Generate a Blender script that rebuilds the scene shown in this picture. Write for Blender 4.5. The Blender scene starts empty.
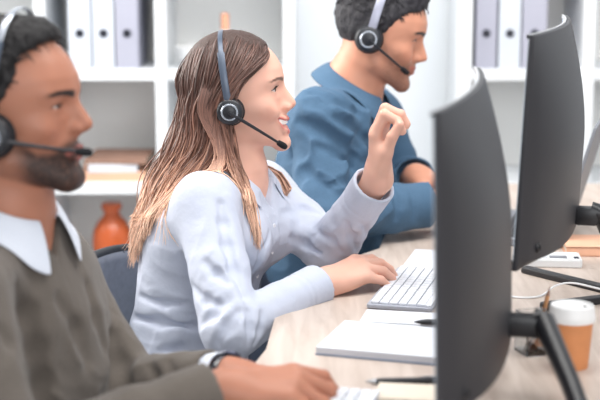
import bpy, math, random
import numpy as np
from mathutils import Vector, Matrix

SC = bpy.context.scene
COL = SC.collection
rnd = random.Random(7)
rng = np.random.default_rng(5)

# ------------------------------------------------------------------ camera, sky, lights, exposure
CZ, FPX, HORIZON = 1.388, 1417.0, -60.0
PITCH = math.atan((200.0 - HORIZON) / FPX)
cam = bpy.data.cameras.new('camera')
cam.lens = 36.0 * FPX / 600.0
cam.sensor_width = 36.0
cam.clip_start = 0.05
cam.dof.use_dof = True
cam.dof.focus_distance = 2.66
cam.dof.aperture_fstop = 3.0
camo = bpy.data.objects.new('camera', cam)
COL.objects.link(camo)
camo.location = (0, 0, CZ)
camo.rotation_euler = (math.pi / 2 - PITCH, 0, 0)
SC.camera = camo

world = bpy.data.worlds.new('world')
SC.world = world
world.use_nodes = True
wn = world.node_tree
wn.nodes['Background'].inputs[0].default_value = (0.93, 0.965, 1.0, 1)
wn.nodes['Background'].inputs[1].default_value = 0.40


def area_light(name, loc, target, sx, sy, energy, color):
    l = bpy.data.lights.new(name, 'AREA')
    l.shape = 'RECTANGLE'
    l.size, l.size_y, l.energy, l.color = sx, sy, energy, color
    o = bpy.data.objects.new(name, l)
    COL.objects.link(o)
    o.location = loc
    o.rotation_euler = (Vector(target) - Vector(loc)).to_track_quat('-Z', 'Y').to_euler()
    return o


area_light('window_daylight', (-2.4, 3.75, 2.0), (0.1, 2.8, 0.95), 1.8, 1.8, 112, (1.0, 0.97, 0.93))
area_light('overhead_fill_light', (0.3, 2.0, 2.95), (0.15, 2.4, 0.8), 2.2, 1.4, 22, (1.0, 0.98, 0.95))  # added overhead fill on the people, not a known fixture
area_light('front_fill_light', (0.9, -1.6, 2.3), (0.1, 3.4, 1.0), 3.2, 2.0, 78, (0.97, 0.985, 1.0))  # softbox added behind the camera to brighten faces and shelf interiors
area_light('shelf_wall_fill_light', (0.1, 2.5, 2.95), (0.2, 4.6, 0.8), 3.2, 0.8, 72, (1.0, 0.99, 0.97))  # unseen lamp added to wash the back wall and light the shelf cells
SC.view_settings.view_transform = 'Standard'
SC.view_settings.look = 'None'
SC.view_settings.gamma = 1.0
SC.view_settings.use_curve_mapping = False
SC.view_settings.exposure = 0.12


# ------------------------------------------------------------------ places: a picture position at a known depth or height
def ray(px, py):
    dx, dy = (px - 300.0) / FPX, (200.0 - py) / FPX
    c, s = math.cos(PITCH), math.sin(PITCH)
    return np.array([dx, c + dy * s, -s + dy * c])


def W(px, py, Y):
    d = ray(px, py)
    return np.array([0, 0, CZ]) + d * (Y / d[1])


def G(px, py, z):
    d = ray(px, py)
    return np.array([0, 0, CZ]) + d * ((z - CZ) / d[2])


# ------------------------------------------------------------------ object helpers
def thing(name, label, cat, loc=(0, 0, 0), rotz=0.0, group=None):
    o = bpy.data.objects.new(name, None)
    COL.objects.link(o)
    o.location = loc
    o.rotation_euler = (0, 0, rotz)
    o.empty_display_size = 0.05
    tag(o, label, cat, group)
    return o


def tag(o, label=None, cat=None, group=None, kind=None):
    if label:
        o['label'] = label
    if cat:
        o['category'] = cat
    if group:
        o['group'] = group
    if kind:
        o['kind'] = kind
    return o


def link(name, me, m, parent=None, smooth=True, world_coords=False):
    """one mesh object; with world_coords the mesh is moved into the parent's space"""
    o = bpy.data.objects.new(name, me)
    COL.objects.link(o)
    if m is not None:
        for mm in (m if isinstance(m, (list, tuple)) else [m]):
            me.materials.append(mm)
    if smooth:
        me.shade_smooth()
    if parent is not None:
        if world_coords:
            base = parent
            loc = Vector((0, 0, 0))
            rz = 0
            while base is not None:
                loc += base.location
                base = base.parent
            me.transform(Matrix.Translation(-loc))
        o.parent = parent
    return o


class MB:
    """collects vertices and faces for one mesh"""

    def __init__(self):
        self.v, self.f, self.mi = [], [], []

    def add(self, vs, fs, M=None, mi=0):
        b = len(self.v)
        for p in vs:
            p = Vector(p)
            self.v.append(M @ p if M is not None else p)
        for f in fs:
            self.f.append([i + b for i in f])
            self.mi.append(mi)
        return self

    def box(self, c, s, M=None, bev=0.0, mi=0):
        import bmesh
        bm = bmesh.new()
        bmesh.ops.create_cube(bm, size=1.0)
        for v in bm.verts:
            v.co = Vector((v.co.x * s[0] + c[0], v.co.y * s[1] + c[1], v.co.z * s[2] + c[2]))
        if bev > 0:
            bmesh.ops.bevel(bm, geom=bm.edges[:], offset=bev, segments=2, affect='EDGES', profile=0.5)
        bm.verts.index_update()
        self.add([v.co.copy() for v in bm.verts], [[v.index for v in f.verts] for f in bm.faces], M, mi)
        bm.free()
        return self

    def tube(self, pts, r, n=12, M=None, cap=True, mi=0, up=None, flat=1.0):
        pts = [Vector(p) for p in pts]
        rs = r if isinstance(r, (list, tuple, np.ndarray)) else [r] * len(pts)
        vs, fs = [], []
        last = Vector(up) if up is not None else None
        for i, p in enumerate(pts):
            t = (pts[min(i + 1, len(pts) - 1)] - pts[max(i - 1, 0)])
            t = t.normalized() if t.length > 1e-9 else Vector((0, 0, 1))
            if last is None:
                last = Vector((0, 0, 1)) if abs(t.z) < 0.9 else Vector((1, 0, 0))
            a = last - t * last.dot(t)
            a = a.normalized() if a.length > 1e-6 else t.orthogonal().normalized()
            last = a
            b = t.cross(a)
            for k in range(n):
                an = 2 * math.pi * k / n
                vs.append(p + (a * math.cos(an) * flat + b * math.sin(an)) * rs[i])
        for i in range(len(pts) - 1):
            for k in range(n):
                fs.append([i * n + k, i * n + (k + 1) % n, (i + 1) * n + (k + 1) % n, (i + 1) * n + k])
        if cap:
            fs.append(list(range(n))[::-1])
            fs.append([(len(pts) - 1) * n + k for k in range(n)])
        return self.add(vs, fs, M, mi)

    def lathe(self, prof, n=32, M=None, mi=0):
        vs, fs = [], []
        for r, z in prof:
            for k in range(n):
                a = 2 * math.pi * k / n
                vs.append((r * math.cos(a), r * math.sin(a), z))
        for i in range(len(prof) - 1):
            for k in range(n):
                fs.append([i * n + k, i * n + (k + 1) % n, (i + 1) * n + (k + 1) % n, (i + 1) * n + k])
        if prof[0][0] > 1e-6:
            fs.append(list(range(n))[::-1])
        if prof[-1][0] > 1e-6:
            fs.append([(len(prof) - 1) * n + k for k in range(n)])
        return self.add(vs, fs, M, mi)

    def prism(self, poly, z0, z1, M=None, mi=0):
        n = len(poly)
        vs = [(p[0], p[1], z0) for p in poly] + [(p[0], p[1], z1) for p in poly]
        fs = [list(range(n))[::-1], list(range(n, 2 * n))]
        for i in range(n):
            j = (i + 1) % n
            fs.append([i, j, n + j, n + i])
        return self.add(vs, fs, M, mi)

    def sphere(self, c, r, M=None, mi=0, n=20):
        rx, ry, rz = (r, r, r) if not isinstance(r, (tuple, list)) else r
        vs, fs = [], []
        m = n // 2
        for i in range(m + 1):
            t = math.pi * i / m
            for k in range(n):
                a = 2 * math.pi * k / n
                vs.append((c[0] + rx * math.sin(t) * math.cos(a), c[1] + ry * math.sin(t) * math.sin(a), c[2] + rz * math.cos(t)))
        for i in range(m):
            for k in range(n):
                fs.append([i * n + k, (i + 1) * n + k, (i + 1) * n + (k + 1) % n, i * n + (k + 1) % n])
        return self.add(vs, fs, M, mi)

    def build(self, name, m, parent=None, smooth=True, world_coords=False, bevel=0.0, auto=None):
        import bmesh
        me = bpy.data.meshes.new(name)
        me.from_pydata([tuple(v) for v in self.v], [], self.f)
        bm = bmesh.new()
        bm.from_mesh(me)
        bmesh.ops.remove_doubles(bm, verts=bm.verts, dist=1e-6)
        bmesh.ops.recalc_face_normals(bm, faces=bm.faces)
        bm.to_mesh(me)
        bm.free()
        if len(set(self.mi)) > 1 and len(me.polygons) == len(self.mi):
            for p, i in zip(me.polygons, self.mi):
                p.material_index = i
        o = link(name, me, m, parent, False, world_coords)
        if smooth:
            me.shade_smooth()
            try:
                me.set_sharp_from_angle(angle=math.radians(auto or 38))
            except Exception:
                pass
        if bevel > 0:
            b = o.modifiers.new('soft_edges', 'BEVEL')
            b.width, b.segments, b.limit_method = bevel, 2, 'ANGLE'
        return o


# ------------------------------------------------------------------ materials
def mat(name, col, rough=0.5, metal=0.0, noise=None, bump=None, spec=0.5, sss=0.0, attr=None, alpha=None, trans=0.0, coat=0.0, sheen=0.0):
    m = bpy.data.materials.new(name)
    m.use_nodes = True
    nt = m.node_tree
    b = nt.nodes['Principled BSDF']
    b.inputs['Base Color'].default_value = (*col, 1)
    b.inputs['Roughness'].default_value = rough
    b.inputs['Metallic'].default_value = metal
    b.inputs['Specular IOR Level'].default_value = spec
    b.inputs['Transmission Weight'].default_value = trans
    b.inputs['Coat Weight'].default_value = coat
    b.inputs['Sheen Weight'].default_value = sheen
    if sss:
        b.inputs['Subsurface Weight'].default_value = sss
        b.inputs['Subsurface Radius'].default_value = (1.0, 0.35, 0.2)
        b.inputs['Subsurface Scale'].default_value = 0.006
    tc = nt.nodes.new('ShaderNodeTexCoord')
    src = None
    if attr:
        a = nt.nodes.new('ShaderNodeAttribute')
        a.attribute_name = attr
        src = a.outputs['Color']
        nt.links.new(src, b.inputs['Base Color'])
    if noise:                                                          # (scale, amount[, stretch])
        n = nt.nodes.new('ShaderNodeTexNoise')
        n.inputs['Scale'].default_value = noise[0]
        n.inputs['Detail'].default_value = 5
        mp = nt.nodes.new('ShaderNodeMapping')
        mp.inputs['Scale'].default_value = noise[2] if len(noise) > 2 else (1, 1, 1)
        nt.links.new(tc.outputs['Object'], mp.inputs[0])
        nt.links.new(mp.outputs[0], n.inputs['Vector'])
        r = nt.nodes.new('ShaderNodeMapRange')
        r.inputs['From Min'].default_value, r.inputs['From Max'].default_value = 0.3, 0.7
        r.inputs['To Min'].default_value, r.inputs['To Max'].default_value = 1 - noise[1], 1 + noise[1]
        nt.links.new(n.outputs['Fac'], r.inputs['Value'])
        mx = nt.nodes.new('ShaderNodeMix')
        mx.data_type, mx.blend_type = 'RGBA', 'MULTIPLY'
        mx.inputs[0].default_value = 1.0
        if src:
            nt.links.new(src, mx.inputs[6])
        else:
            mx.inputs[6].default_value = (*col, 1)
        nt.links.new(r.outputs[0], mx.inputs[7])
        nt.links.new(mx.outputs[2], b.inputs['Base Color'])
    if bump:                                                           # (scale, strength, distance[, stretch])
        n = nt.nodes.new('ShaderNodeTexNoise')
        n.inputs['Scale'].default_value = bump[0]
        n.inputs['Detail'].default_value = 3
        mp = nt.nodes.new('ShaderNodeMapping')
        mp.inputs['Scale'].default_value = bump[3] if len(bump) > 3 else (1, 1, 1)
        nt.links.new(tc.outputs['Object'], mp.inputs[0])
        nt.links.new(mp.outputs[0], n.inputs['Vector'])
        bp = nt.nodes.new('ShaderNodeBump')
        bp.inputs['Strength'].default_value = bump[1]
        bp.inputs['Distance'].default_value = bump[2]
        nt.links.new(n.outputs['Fac'], bp.inputs['Height'])
        nt.links.new(bp.outputs[0], b.inputs['Normal'])
    return m


def wood_mat(name, c1, c2, rough=0.45):
    m = bpy.data.materials.new(name)
    m.use_nodes = True
    nt = m.node_tree
    b = nt.nodes['Principled BSDF']
    b.inputs['Roughness'].default_value = rough
    tc = nt.nodes.new('ShaderNodeTexCoord')
    mp = nt.nodes.new('ShaderNodeMapping')
    mp.inputs['Rotation'].default_value = (0, 0, math.radians(20))
    mp.inputs['Scale'].default_value = (14, 1.6, 4)
    nt.links.new(tc.outputs['Object'], mp.inputs[0])
    n = nt.nodes.new('ShaderNodeTexNoise')
    n.inputs['Scale'].default_value = 3.0
    n.inputs['Detail'].default_value = 8
    n.inputs['Distortion'].default_value = 0.6
    nt.links.new(mp.outputs[0], n.inputs['Vector'])
    cr = nt.nodes.new('ShaderNodeValToRGB')
    cr.color_ramp.elements[0].position, cr.color_ramp.elements[1].position = 0.35, 0.65
    cr.color_ramp.elements[0].color = (*c1, 1)
    cr.color_ramp.elements[1].color = (*c2, 1)
    nt.links.new(n.outputs['Fac'], cr.inputs[0])
    nt.links.new(cr.outputs[0], b.inputs['Base Color'])
    return m


def lin(r, g, b):
    f = lambda c: (c / 255 / 12.92) if c / 255 <= 0.04045 else ((c / 255 + 0.055) / 1.055) ** 2.4
    return (f(r), f(g), f(b))


M = {}
M['wall'] = mat('wall_paint', lin(226, 230, 234), 0.9, bump=(60, 0.05, 0.002))
M['floor'] = mat('floor_vinyl', lin(205, 205, 205), 0.5, noise=(8, 0.06))
M['shelf'] = mat('white_laminate', lin(226, 229, 232), 0.45, noise=(3, 0.015))
M['shelf_back'] = mat('shelf_backing', lin(246, 245, 242), 0.8, noise=(3, 0.02))
M['binder_white'] = mat('binder_paper_white', lin(204, 210, 220), 0.5, noise=(20, 0.02))
M['binder_grey'] = mat('binder_paper_grey', lin(170, 171, 186), 0.5, noise=(20, 0.02))
M['dark_metal'] = mat('dark_ring_metal', lin(60, 62, 78), 0.35, 0.6, noise=(40, 0.05))
M['desk'] = wood_mat('desk_oak', lin(184, 168, 157), lin(203, 189, 179))
M['white_metal'] = mat('white_metal', lin(236, 238, 240), 0.4, noise=(10, 0.02))
M['monitor'] = mat('monitor_plastic', lin(50, 50, 55), 0.5, noise=(300, 0.03), bump=(900, 0.08, 0.0004))
M['stand'] = mat('stand_plastic', lin(30, 30, 34), 0.38, noise=(100, 0.05))
M['screen'] = mat('screen_glass', lin(20, 22, 26), 0.08, noise=(2, 0.02))
_sb = M['screen'].node_tree.nodes['Principled BSDF']
_sb.inputs['Emission Color'].default_value = (.72, .80, .90, 1)
_sb.inputs['Emission Strength'].default_value = .55
M['bezel'] = mat('bezel_silver', lin(190, 192, 196), 0.3, 0.3, noise=(10, 0.02))
M['black'] = mat('black_plastic', lin(34, 36, 42), 0.4, noise=(80, 0.05))
M['foam'] = mat('ear_foam', lin(24, 24, 28), 0.9, bump=(500, 0.3, 0.001))
M['band'] = mat('headband_grey', lin(82, 92, 108), 0.35, 0.2, noise=(60, 0.03))
M['band_pale'] = mat('headband_pale', lin(150, 152, 168), 0.35, 0.2, noise=(60, 0.03))
M['chrome'] = mat('silver_ring', lin(190, 196, 206), 0.25, 0.7, noise=(30, 0.03))
M['paper'] = mat('paper_white', lin(214, 217, 224), 0.8, noise=(30, 0.015))
M['paper_cream'] = mat('paper_cream', lin(222, 210, 194), 0.8, noise=(30, 0.02))
M['cover_blue'] = mat('cover_bluegrey', lin(120, 134, 156), 0.6, noise=(30, 0.03))
M['key'] = mat('keycap_white', lin(222, 224, 230), 0.45, noise=(60, 0.01))
M['keygap'] = mat('keyboard_tray', lin(170, 173, 184), 0.5, noise=(60, 0.02))
M['kraft'] = mat('orange_cup_card', lin(214, 142, 92), 0.6, noise=(40, 0.05), bump=(200, 0.1, 0.001))
M['lid'] = mat('cup_lid_white', lin(235, 235, 235), 0.4, noise=(40, 0.01))
M['salmon'] = mat('salmon_cover', lin(232, 180, 150), 0.6, noise=(20, 0.04))
M['clay'] = mat('orange_glaze', lin(196, 92, 44), 0.35, noise=(12, 0.12), coat=0.3)
M['brown'] = mat('brown_card', lin(150, 116, 100), 0.7, noise=(20, 0.08))
M['chair_fabric'] = mat('chair_mesh', lin(122, 129, 142), 0.85, noise=(60, 0.1), bump=(600, 0.3, 0.001))
M['chair_frame'] = mat('chair_frame', lin(38, 40, 46), 0.45, noise=(40, 0.05))
M['teeth'] = mat('teeth', lin(246, 242, 236), 0.25, noise=(60, 0.02))
M['glass'] = mat('clear_glass', (0.90, 0.92, 0.93), 0.0, trans=1.0, noise=(10, 0.005))
M['cable'] = mat('white_cable', lin(236, 236, 238), 0.5, noise=(60, 0.02))
M['device'] = mat('device_white', lin(232, 234, 236), 0.45, noise=(30, 0.02))
M['device_grey'] = mat('device_grey', lin(128, 131, 138), 0.5, noise=(30, 0.02))
M['steel'] = mat('steel_clip', lin(170, 172, 176), 0.3, 0.9, noise=(30, 0.05))
M['pencil'] = mat('pencil_wood', lin(206, 150, 104), 0.6, noise=(30, 0.06))
M['watch'] = mat('watch_black', lin(34, 36, 46), 0.3, noise=(60, 0.05))

# ================================================================== structure
flo = MB().box((0.3, 2.6, -0.05), (7.0, 5.0, 0.1)).build('floor', M['floor'], smooth=False)
tag(flo, kind='structure')
WALL_Y = 4.62
wb = MB().box((0.3, WALL_Y + 0.05, 1.45), (7.0, 0.1, 2.9)).build('wall_back', M['wall'], smooth=False)
tag(wb, kind='structure')
bs = MB().box((0.3, WALL_Y - 0.008, 0.05), (7.0, 0.016, 0.1)).build('baseboard_back', M['shelf'], smooth=False)
tag(bs, kind='structure')

# ================================================================== shelving along the back wall
SH_Y = 4.25                                                           # front of the shelf boards
SH_D = 0.35
T = 0.036
bz = [0.06, 0.352, 0.658, 0.985, 1.31, 1.635]                           # board heights, filled in from the picture below
zA = W(100, 75, SH_Y)[2]
zB = W(100, 189, SH_Y)[2]
PIT = zA - zB
bz = [zB - 2 * PIT + 0.0, zB - PIT, zB, zA, zA + PIT, zA + 2 * PIT]
bz[0] = 0.03


def shelf_unit(label, xs):
    t = thing('cube_shelf', label, 'shelf', (0.5 * (xs[0] + xs[-1]), SH_Y + SH_D / 2, 0))
    ox, oy = t.location.x, t.location.y
    top = bz[-1]
    for x in xs:
        MB().box((x - ox, 0, (top + 0) / 2), (T, SH_D, top + T)).build('upright', M['shelf'], t, False, bevel=0.002)
    for z in bz:
        MB().box(((xs[0] + xs[-1]) / 2 - ox, 0.003, z), (xs[-1] - xs[0] - T, SH_D - 0.008, T)).build('shelf_board', M['shelf'], t, False, bevel=0.002)
    MB().box(((xs[0] + xs[-1]) / 2 - ox, SH_D / 2 + 0.006, top / 2 + 0.02), (xs[-1] - xs[0] + T, 0.008, top)).build('back_panel', M['shelf_back'], t, False)
    return t


PX = SH_Y / FPX
x161 = W(161, 70, SH_Y)[0]
x41 = W(41, 70, SH_Y)[0]
x288 = W(289, 70, SH_Y)[0]
cell = x161 - x41
shelf_unit('white cube shelf unit behind the woman, holding the orange bottle vase', [x41 - cell, x41, x161, x288])
x587 = W(588, 90, SH_Y)[0]
x467 = W(466, 60, SH_Y)[0]
shelf_unit('white cube shelf unit behind the upright monitors', [x467, x587, x587 + cell])


def ring_binder(px0, px1, m, label, h=0.315, group='lever arch binders on the shelves', zt=None, tilt=0.0):
    a, b = W(px0, 50, SH_Y + 0.02)[0], W(px1, 50, SH_Y + 0.02)[0]
    zb = zA + T / 2
    t = thing('ring_binder', label, 'binder', ((a + b) / 2, SH_Y + 0.02, zb), group=group)
    w = (b - a) * 0.96
    MB().box((0, 0.14, h / 2), (w, 0.28, h)).build('cover', m, t, False, bevel=0.003)
    R = Matrix.Translation((0, -0.0005, 0.105)) @ Matrix.Rotation(math.pi / 2, 4, 'X')
    MB().lathe([(0.0085, -0.001), (0.0125, -0.001), (0.0125, 0.002), (0.0085, 0.002), (0.0085, -0.001)], 20, R).build('finger_ring', M['dark_metal'], t)
    MB().lathe([(0, -0.0004), (0.0085, -0.0004), (0.0085, 0.0008), (0, 0.0008)], 20, R).build('finger_hole', M['black'], t)
    return t


ring_binder(68, 92, M['binder_white'], 'white lever arch binder, leftmost of three beside the bearded man')
ring_binder(92.5, 115, M['binder_white'], 'white lever arch binder between another white binder and a grey one')
ring_binder(115.5, 139, M['binder_grey'], 'grey lever arch binder, last of three, nearest the woman')
ring_binder(475, 497, M['binder_grey'], 'grey lever arch binder just above the near monitor')
ring_binder(498, 521, M['binder_white'], 'white lever arch binder between the two monitor tops')
ring_binder(521.5, 547, M['binder_grey'], 'grey lever arch binder partly behind the taller monitor')

# the bottle vase below and the stack above it
p = W(113, 262, SH_Y + 0.13)
vz = bz[1] + T / 2
vase = thing('bottle_vase', 'squat orange glazed bottle vase on the lower shelf', 'vase', (p[0], SH_Y + 0.13, vz))
vh = W(113, 203, SH_Y + 0.13)[2] - vz
vr = 0.062
MB().lathe([(0, 0), (vr * 0.8, 0), (vr * 0.95, 0.012), (vr, 0.05), (vr, vh * 0.55), (vr * 0.93, vh * 0.68), (vr * 0.7, vh * 0.78), (vr * 0.42, vh * 0.85),
            (vr * 0.38, vh * 0.90), (vr * 0.46, vh * 0.93), (vr * 0.46, vh * 0.99), (vr * 0.40, vh), (vr * 0.34, vh * 0.97), (vr * 0.3, vh * 0.9), (0, vh * 0.88)], 40).build('vessel', M['clay'], vase)
MB().lathe([(vr * 0.47, vh * 0.93), (vr * 0.52, vh * 0.945), (vr * 0.52, vh * 0.985), (vr * 0.47, vh)], 40).build('rim', M['clay'], vase)


def stack_book(px, py, w, d, h, z, m, label, name='book', cat='book', rot=0.0, edge=None):
    q = W(px, py, SH_Y + 0.03 + d / 2)
    t = thing(name, label, cat, (q[0], SH_Y + 0.03 + d / 2, z), rot, 'books lying flat on the middle shelf')
    MB().box((0, 0, 0.0015), (w, d, 0.003)).build('back_cover', m, t, False)
    MB().box((0, 0, h - 0.0015), (w, d, 0.003)).build('front_cover', m, t, False)
    MB().box((0, -d / 2 + 0.0015, h / 2), (w, 0.003, h - 0.006)).build('spine', m, t, False)
    MB().box((0, 0.001, h / 2), (w - 0.008, d - 0.008, h - 0.0062)).build('pages', edge or M['paper_cream'], t, False)
    return h


z0 = zB + T / 2
z0 += stack_book(117, 180, 0.21, 0.24, 0.028, z0, M['salmon'], 'salmon book lying at the bottom of the pile beside the bearded man')
z0 += stack_book(116, 175, 0.15, 0.22, 0.026, z0, M['paper'], 'pale book lying in the middle of the pile beside the bearded man', rot=0.05)
z0 += stack_book(121, 165, 0.19, 0.22, 0.016, z0, M['brown'], 'brown book lying on top of the pile beside the bearded man', rot=-0.04)

# small things on the shelf cell right of the upright, above the woman's head
q = W(225, 26, SH_Y + 0.15)
fig = thing('candle_holder', 'small orange candle in a pale holder on the shelf above the woman', 'candle', (q[0], SH_Y + 0.15, zA + T / 2))
ch = W(225, 13, SH_Y + 0.15)[2] - zA - T / 2
cw = W(225, 30, SH_Y + 0.15)[2] - zA - T / 2
MB().lathe([(0, 0), (0.03, 0), (0.03, 0.006), (0.008, 0.012), (0.007, cw * 0.6), (0.008, cw - 0.012), (0.02, cw - 0.006), (0.02, cw), (0, cw)], 24).build('stem', M['shelf'], fig)
MB().lathe([(0.013, cw), (0.013, ch - 0.004), (0.009, ch), (0, ch)], 20).build('candle', mat('orange_wax', lin(236, 170, 138), 0.6, noise=(30, 0.04)), fig)
q = W(192, 60, SH_Y + 0.12)
bowl = thing('bowl', 'small white bowl on the shelf behind the woman\'s hair', 'bowl', (q[0], SH_Y + 0.12, zA + T / 2))
MB().lathe([(0, 0), (0.025, 0), (0.028, 0.006), (0.045, 0.03), (0.052, 0.055), (0.0495, 0.055), (0.043, 0.032), (0.02, 0.01), (0, 0.01)], 32).build('basin', M['lid'], bowl)
MB().lathe([(0.0495, 0.055), (0.053, 0.0545), (0.0535, 0.058), (0.0495, 0.058), (0.0495, 0.055)], 32).build('rim', M['lid'], bowl)

# ================================================================== desk
DZ = 0.74
edge = [(-0.13, 1.15), (-0.095, 1.7)]
edge += [tuple(G(255, 362, DZ)[:2]), tuple(G(266, 348, DZ)[:2])]
edge += [(-0.042, 2.45), (-0.038, 2.58), (-0.03, 2.66), tuple(G(290, 278, DZ)[:2]), tuple(G(318, 268, DZ)[:2]), tuple(G(379, 248, DZ)[:2])]
ex, ey = edge[-1]
edge += [tuple(G(390, 222, DZ)[:2])]
ex, ey = edge[-1]
edge += [(ex + 0.15 * (3.78 - ey), 3.78)]
outer = [(1.55, 3.78), (1.55, 1.15)]
poly = edge + outer
desk = thing('desk', 'long pale oak topped office desk with white legs', 'desk', (0.6, 2.45, 0))
off = lambda pl: [(a - 0.6, b - 2.45) for a, b in pl]
MB().prism(off(poly), DZ - 0.028, DZ).build('worktop', M['desk'], desk, False, bevel=0.003)
for (x, y) in ((0.08, 1.3), (1.45, 1.3), (1.45, 3.65), (0.72, 3.65), (1.45, 2.5)):
    MB().box((x - 0.6, y - 2.45, (DZ - 0.028) / 2), (0.06, 0.06, DZ - 0.028)).build('leg', M['white_metal'], desk, False, bevel=0.003)
for (x0, y0, x1, y1) in ((0.08, 1.3, 1.45, 1.3), (0.72, 3.65, 1.45, 3.65), (1.45, 1.3, 1.45, 3.65)):
    MB().box(((x0 + x1) / 2 - 0.6, (y0 + y1) / 2 - 2.45, DZ - 0.058), (abs(x1 - x0) + 0.04, abs(y1 - y0) + 0.04, 0.05)).build('rail', M['white_metal'], desk, False)

# ================================================================== distance-field modelling of bodies, clothes and hands
def vunit(a):
    a = np.asarray(a, float)
    return a / (np.linalg.norm(a) + 1e-12)


_tab = np.random.default_rng(11).random(4096).astype(np.float32)


def vnoise(P):
    """smooth value noise in -1..1"""
    F_ = np.floor(P)
    f = (P - F_).astype(np.float32)
    I = F_.astype(np.int64)
    u = f * f * (3 - 2 * f)
    out = 0
    for dx in (0, 1):
        wx = u[:, 0] if dx else 1 - u[:, 0]
        for dy in (0, 1):
            wy = u[:, 1] if dy else 1 - u[:, 1]
            for dz in (0, 1):
                wz = u[:, 2] if dz else 1 - u[:, 2]
                h = ((I[:, 0] + dx) * 73856093) ^ ((I[:, 1] + dy) * 19349663) ^ ((I[:, 2] + dz) * 83492791)
                h = (h ^ (h >> 13)) & 4095
                out = out + wx * wy * wz * _tab[h]
    return out * 2 - 1


def smin(a, b, k):
    if k <= 0:
        return np.minimum(a, b)
    h = np.clip(0.5 + 0.5 * (b - a) / k, 0, 1)
    return b + (a - b) * h - k * h * (1 - h)


def smax(a, b, k):
    return -smin(-a, -b, k)


def d_ell(P, c, r):
    q = P - np.asarray(c)
    r = np.asarray(r, float)
    k0 = np.sqrt(((q / r) ** 2).sum(1))
    k1 = np.sqrt(((q / (r * r)) ** 2).sum(1)) + 1e-9
    return k0 * (k0 - 1.0) / k1


def d_cone(P, a, b, ra, rb):
    a = np.asarray(a, float)
    ba = np.asarray(b, float) - a
    pa = P - a
    h = np.clip((pa @ ba) / (ba @ ba + 1e-12), 0, 1)
    q = pa - h[:, None] * ba
    return np.sqrt((q * q).sum(1)) - (ra + (rb - ra) * h)


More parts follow.
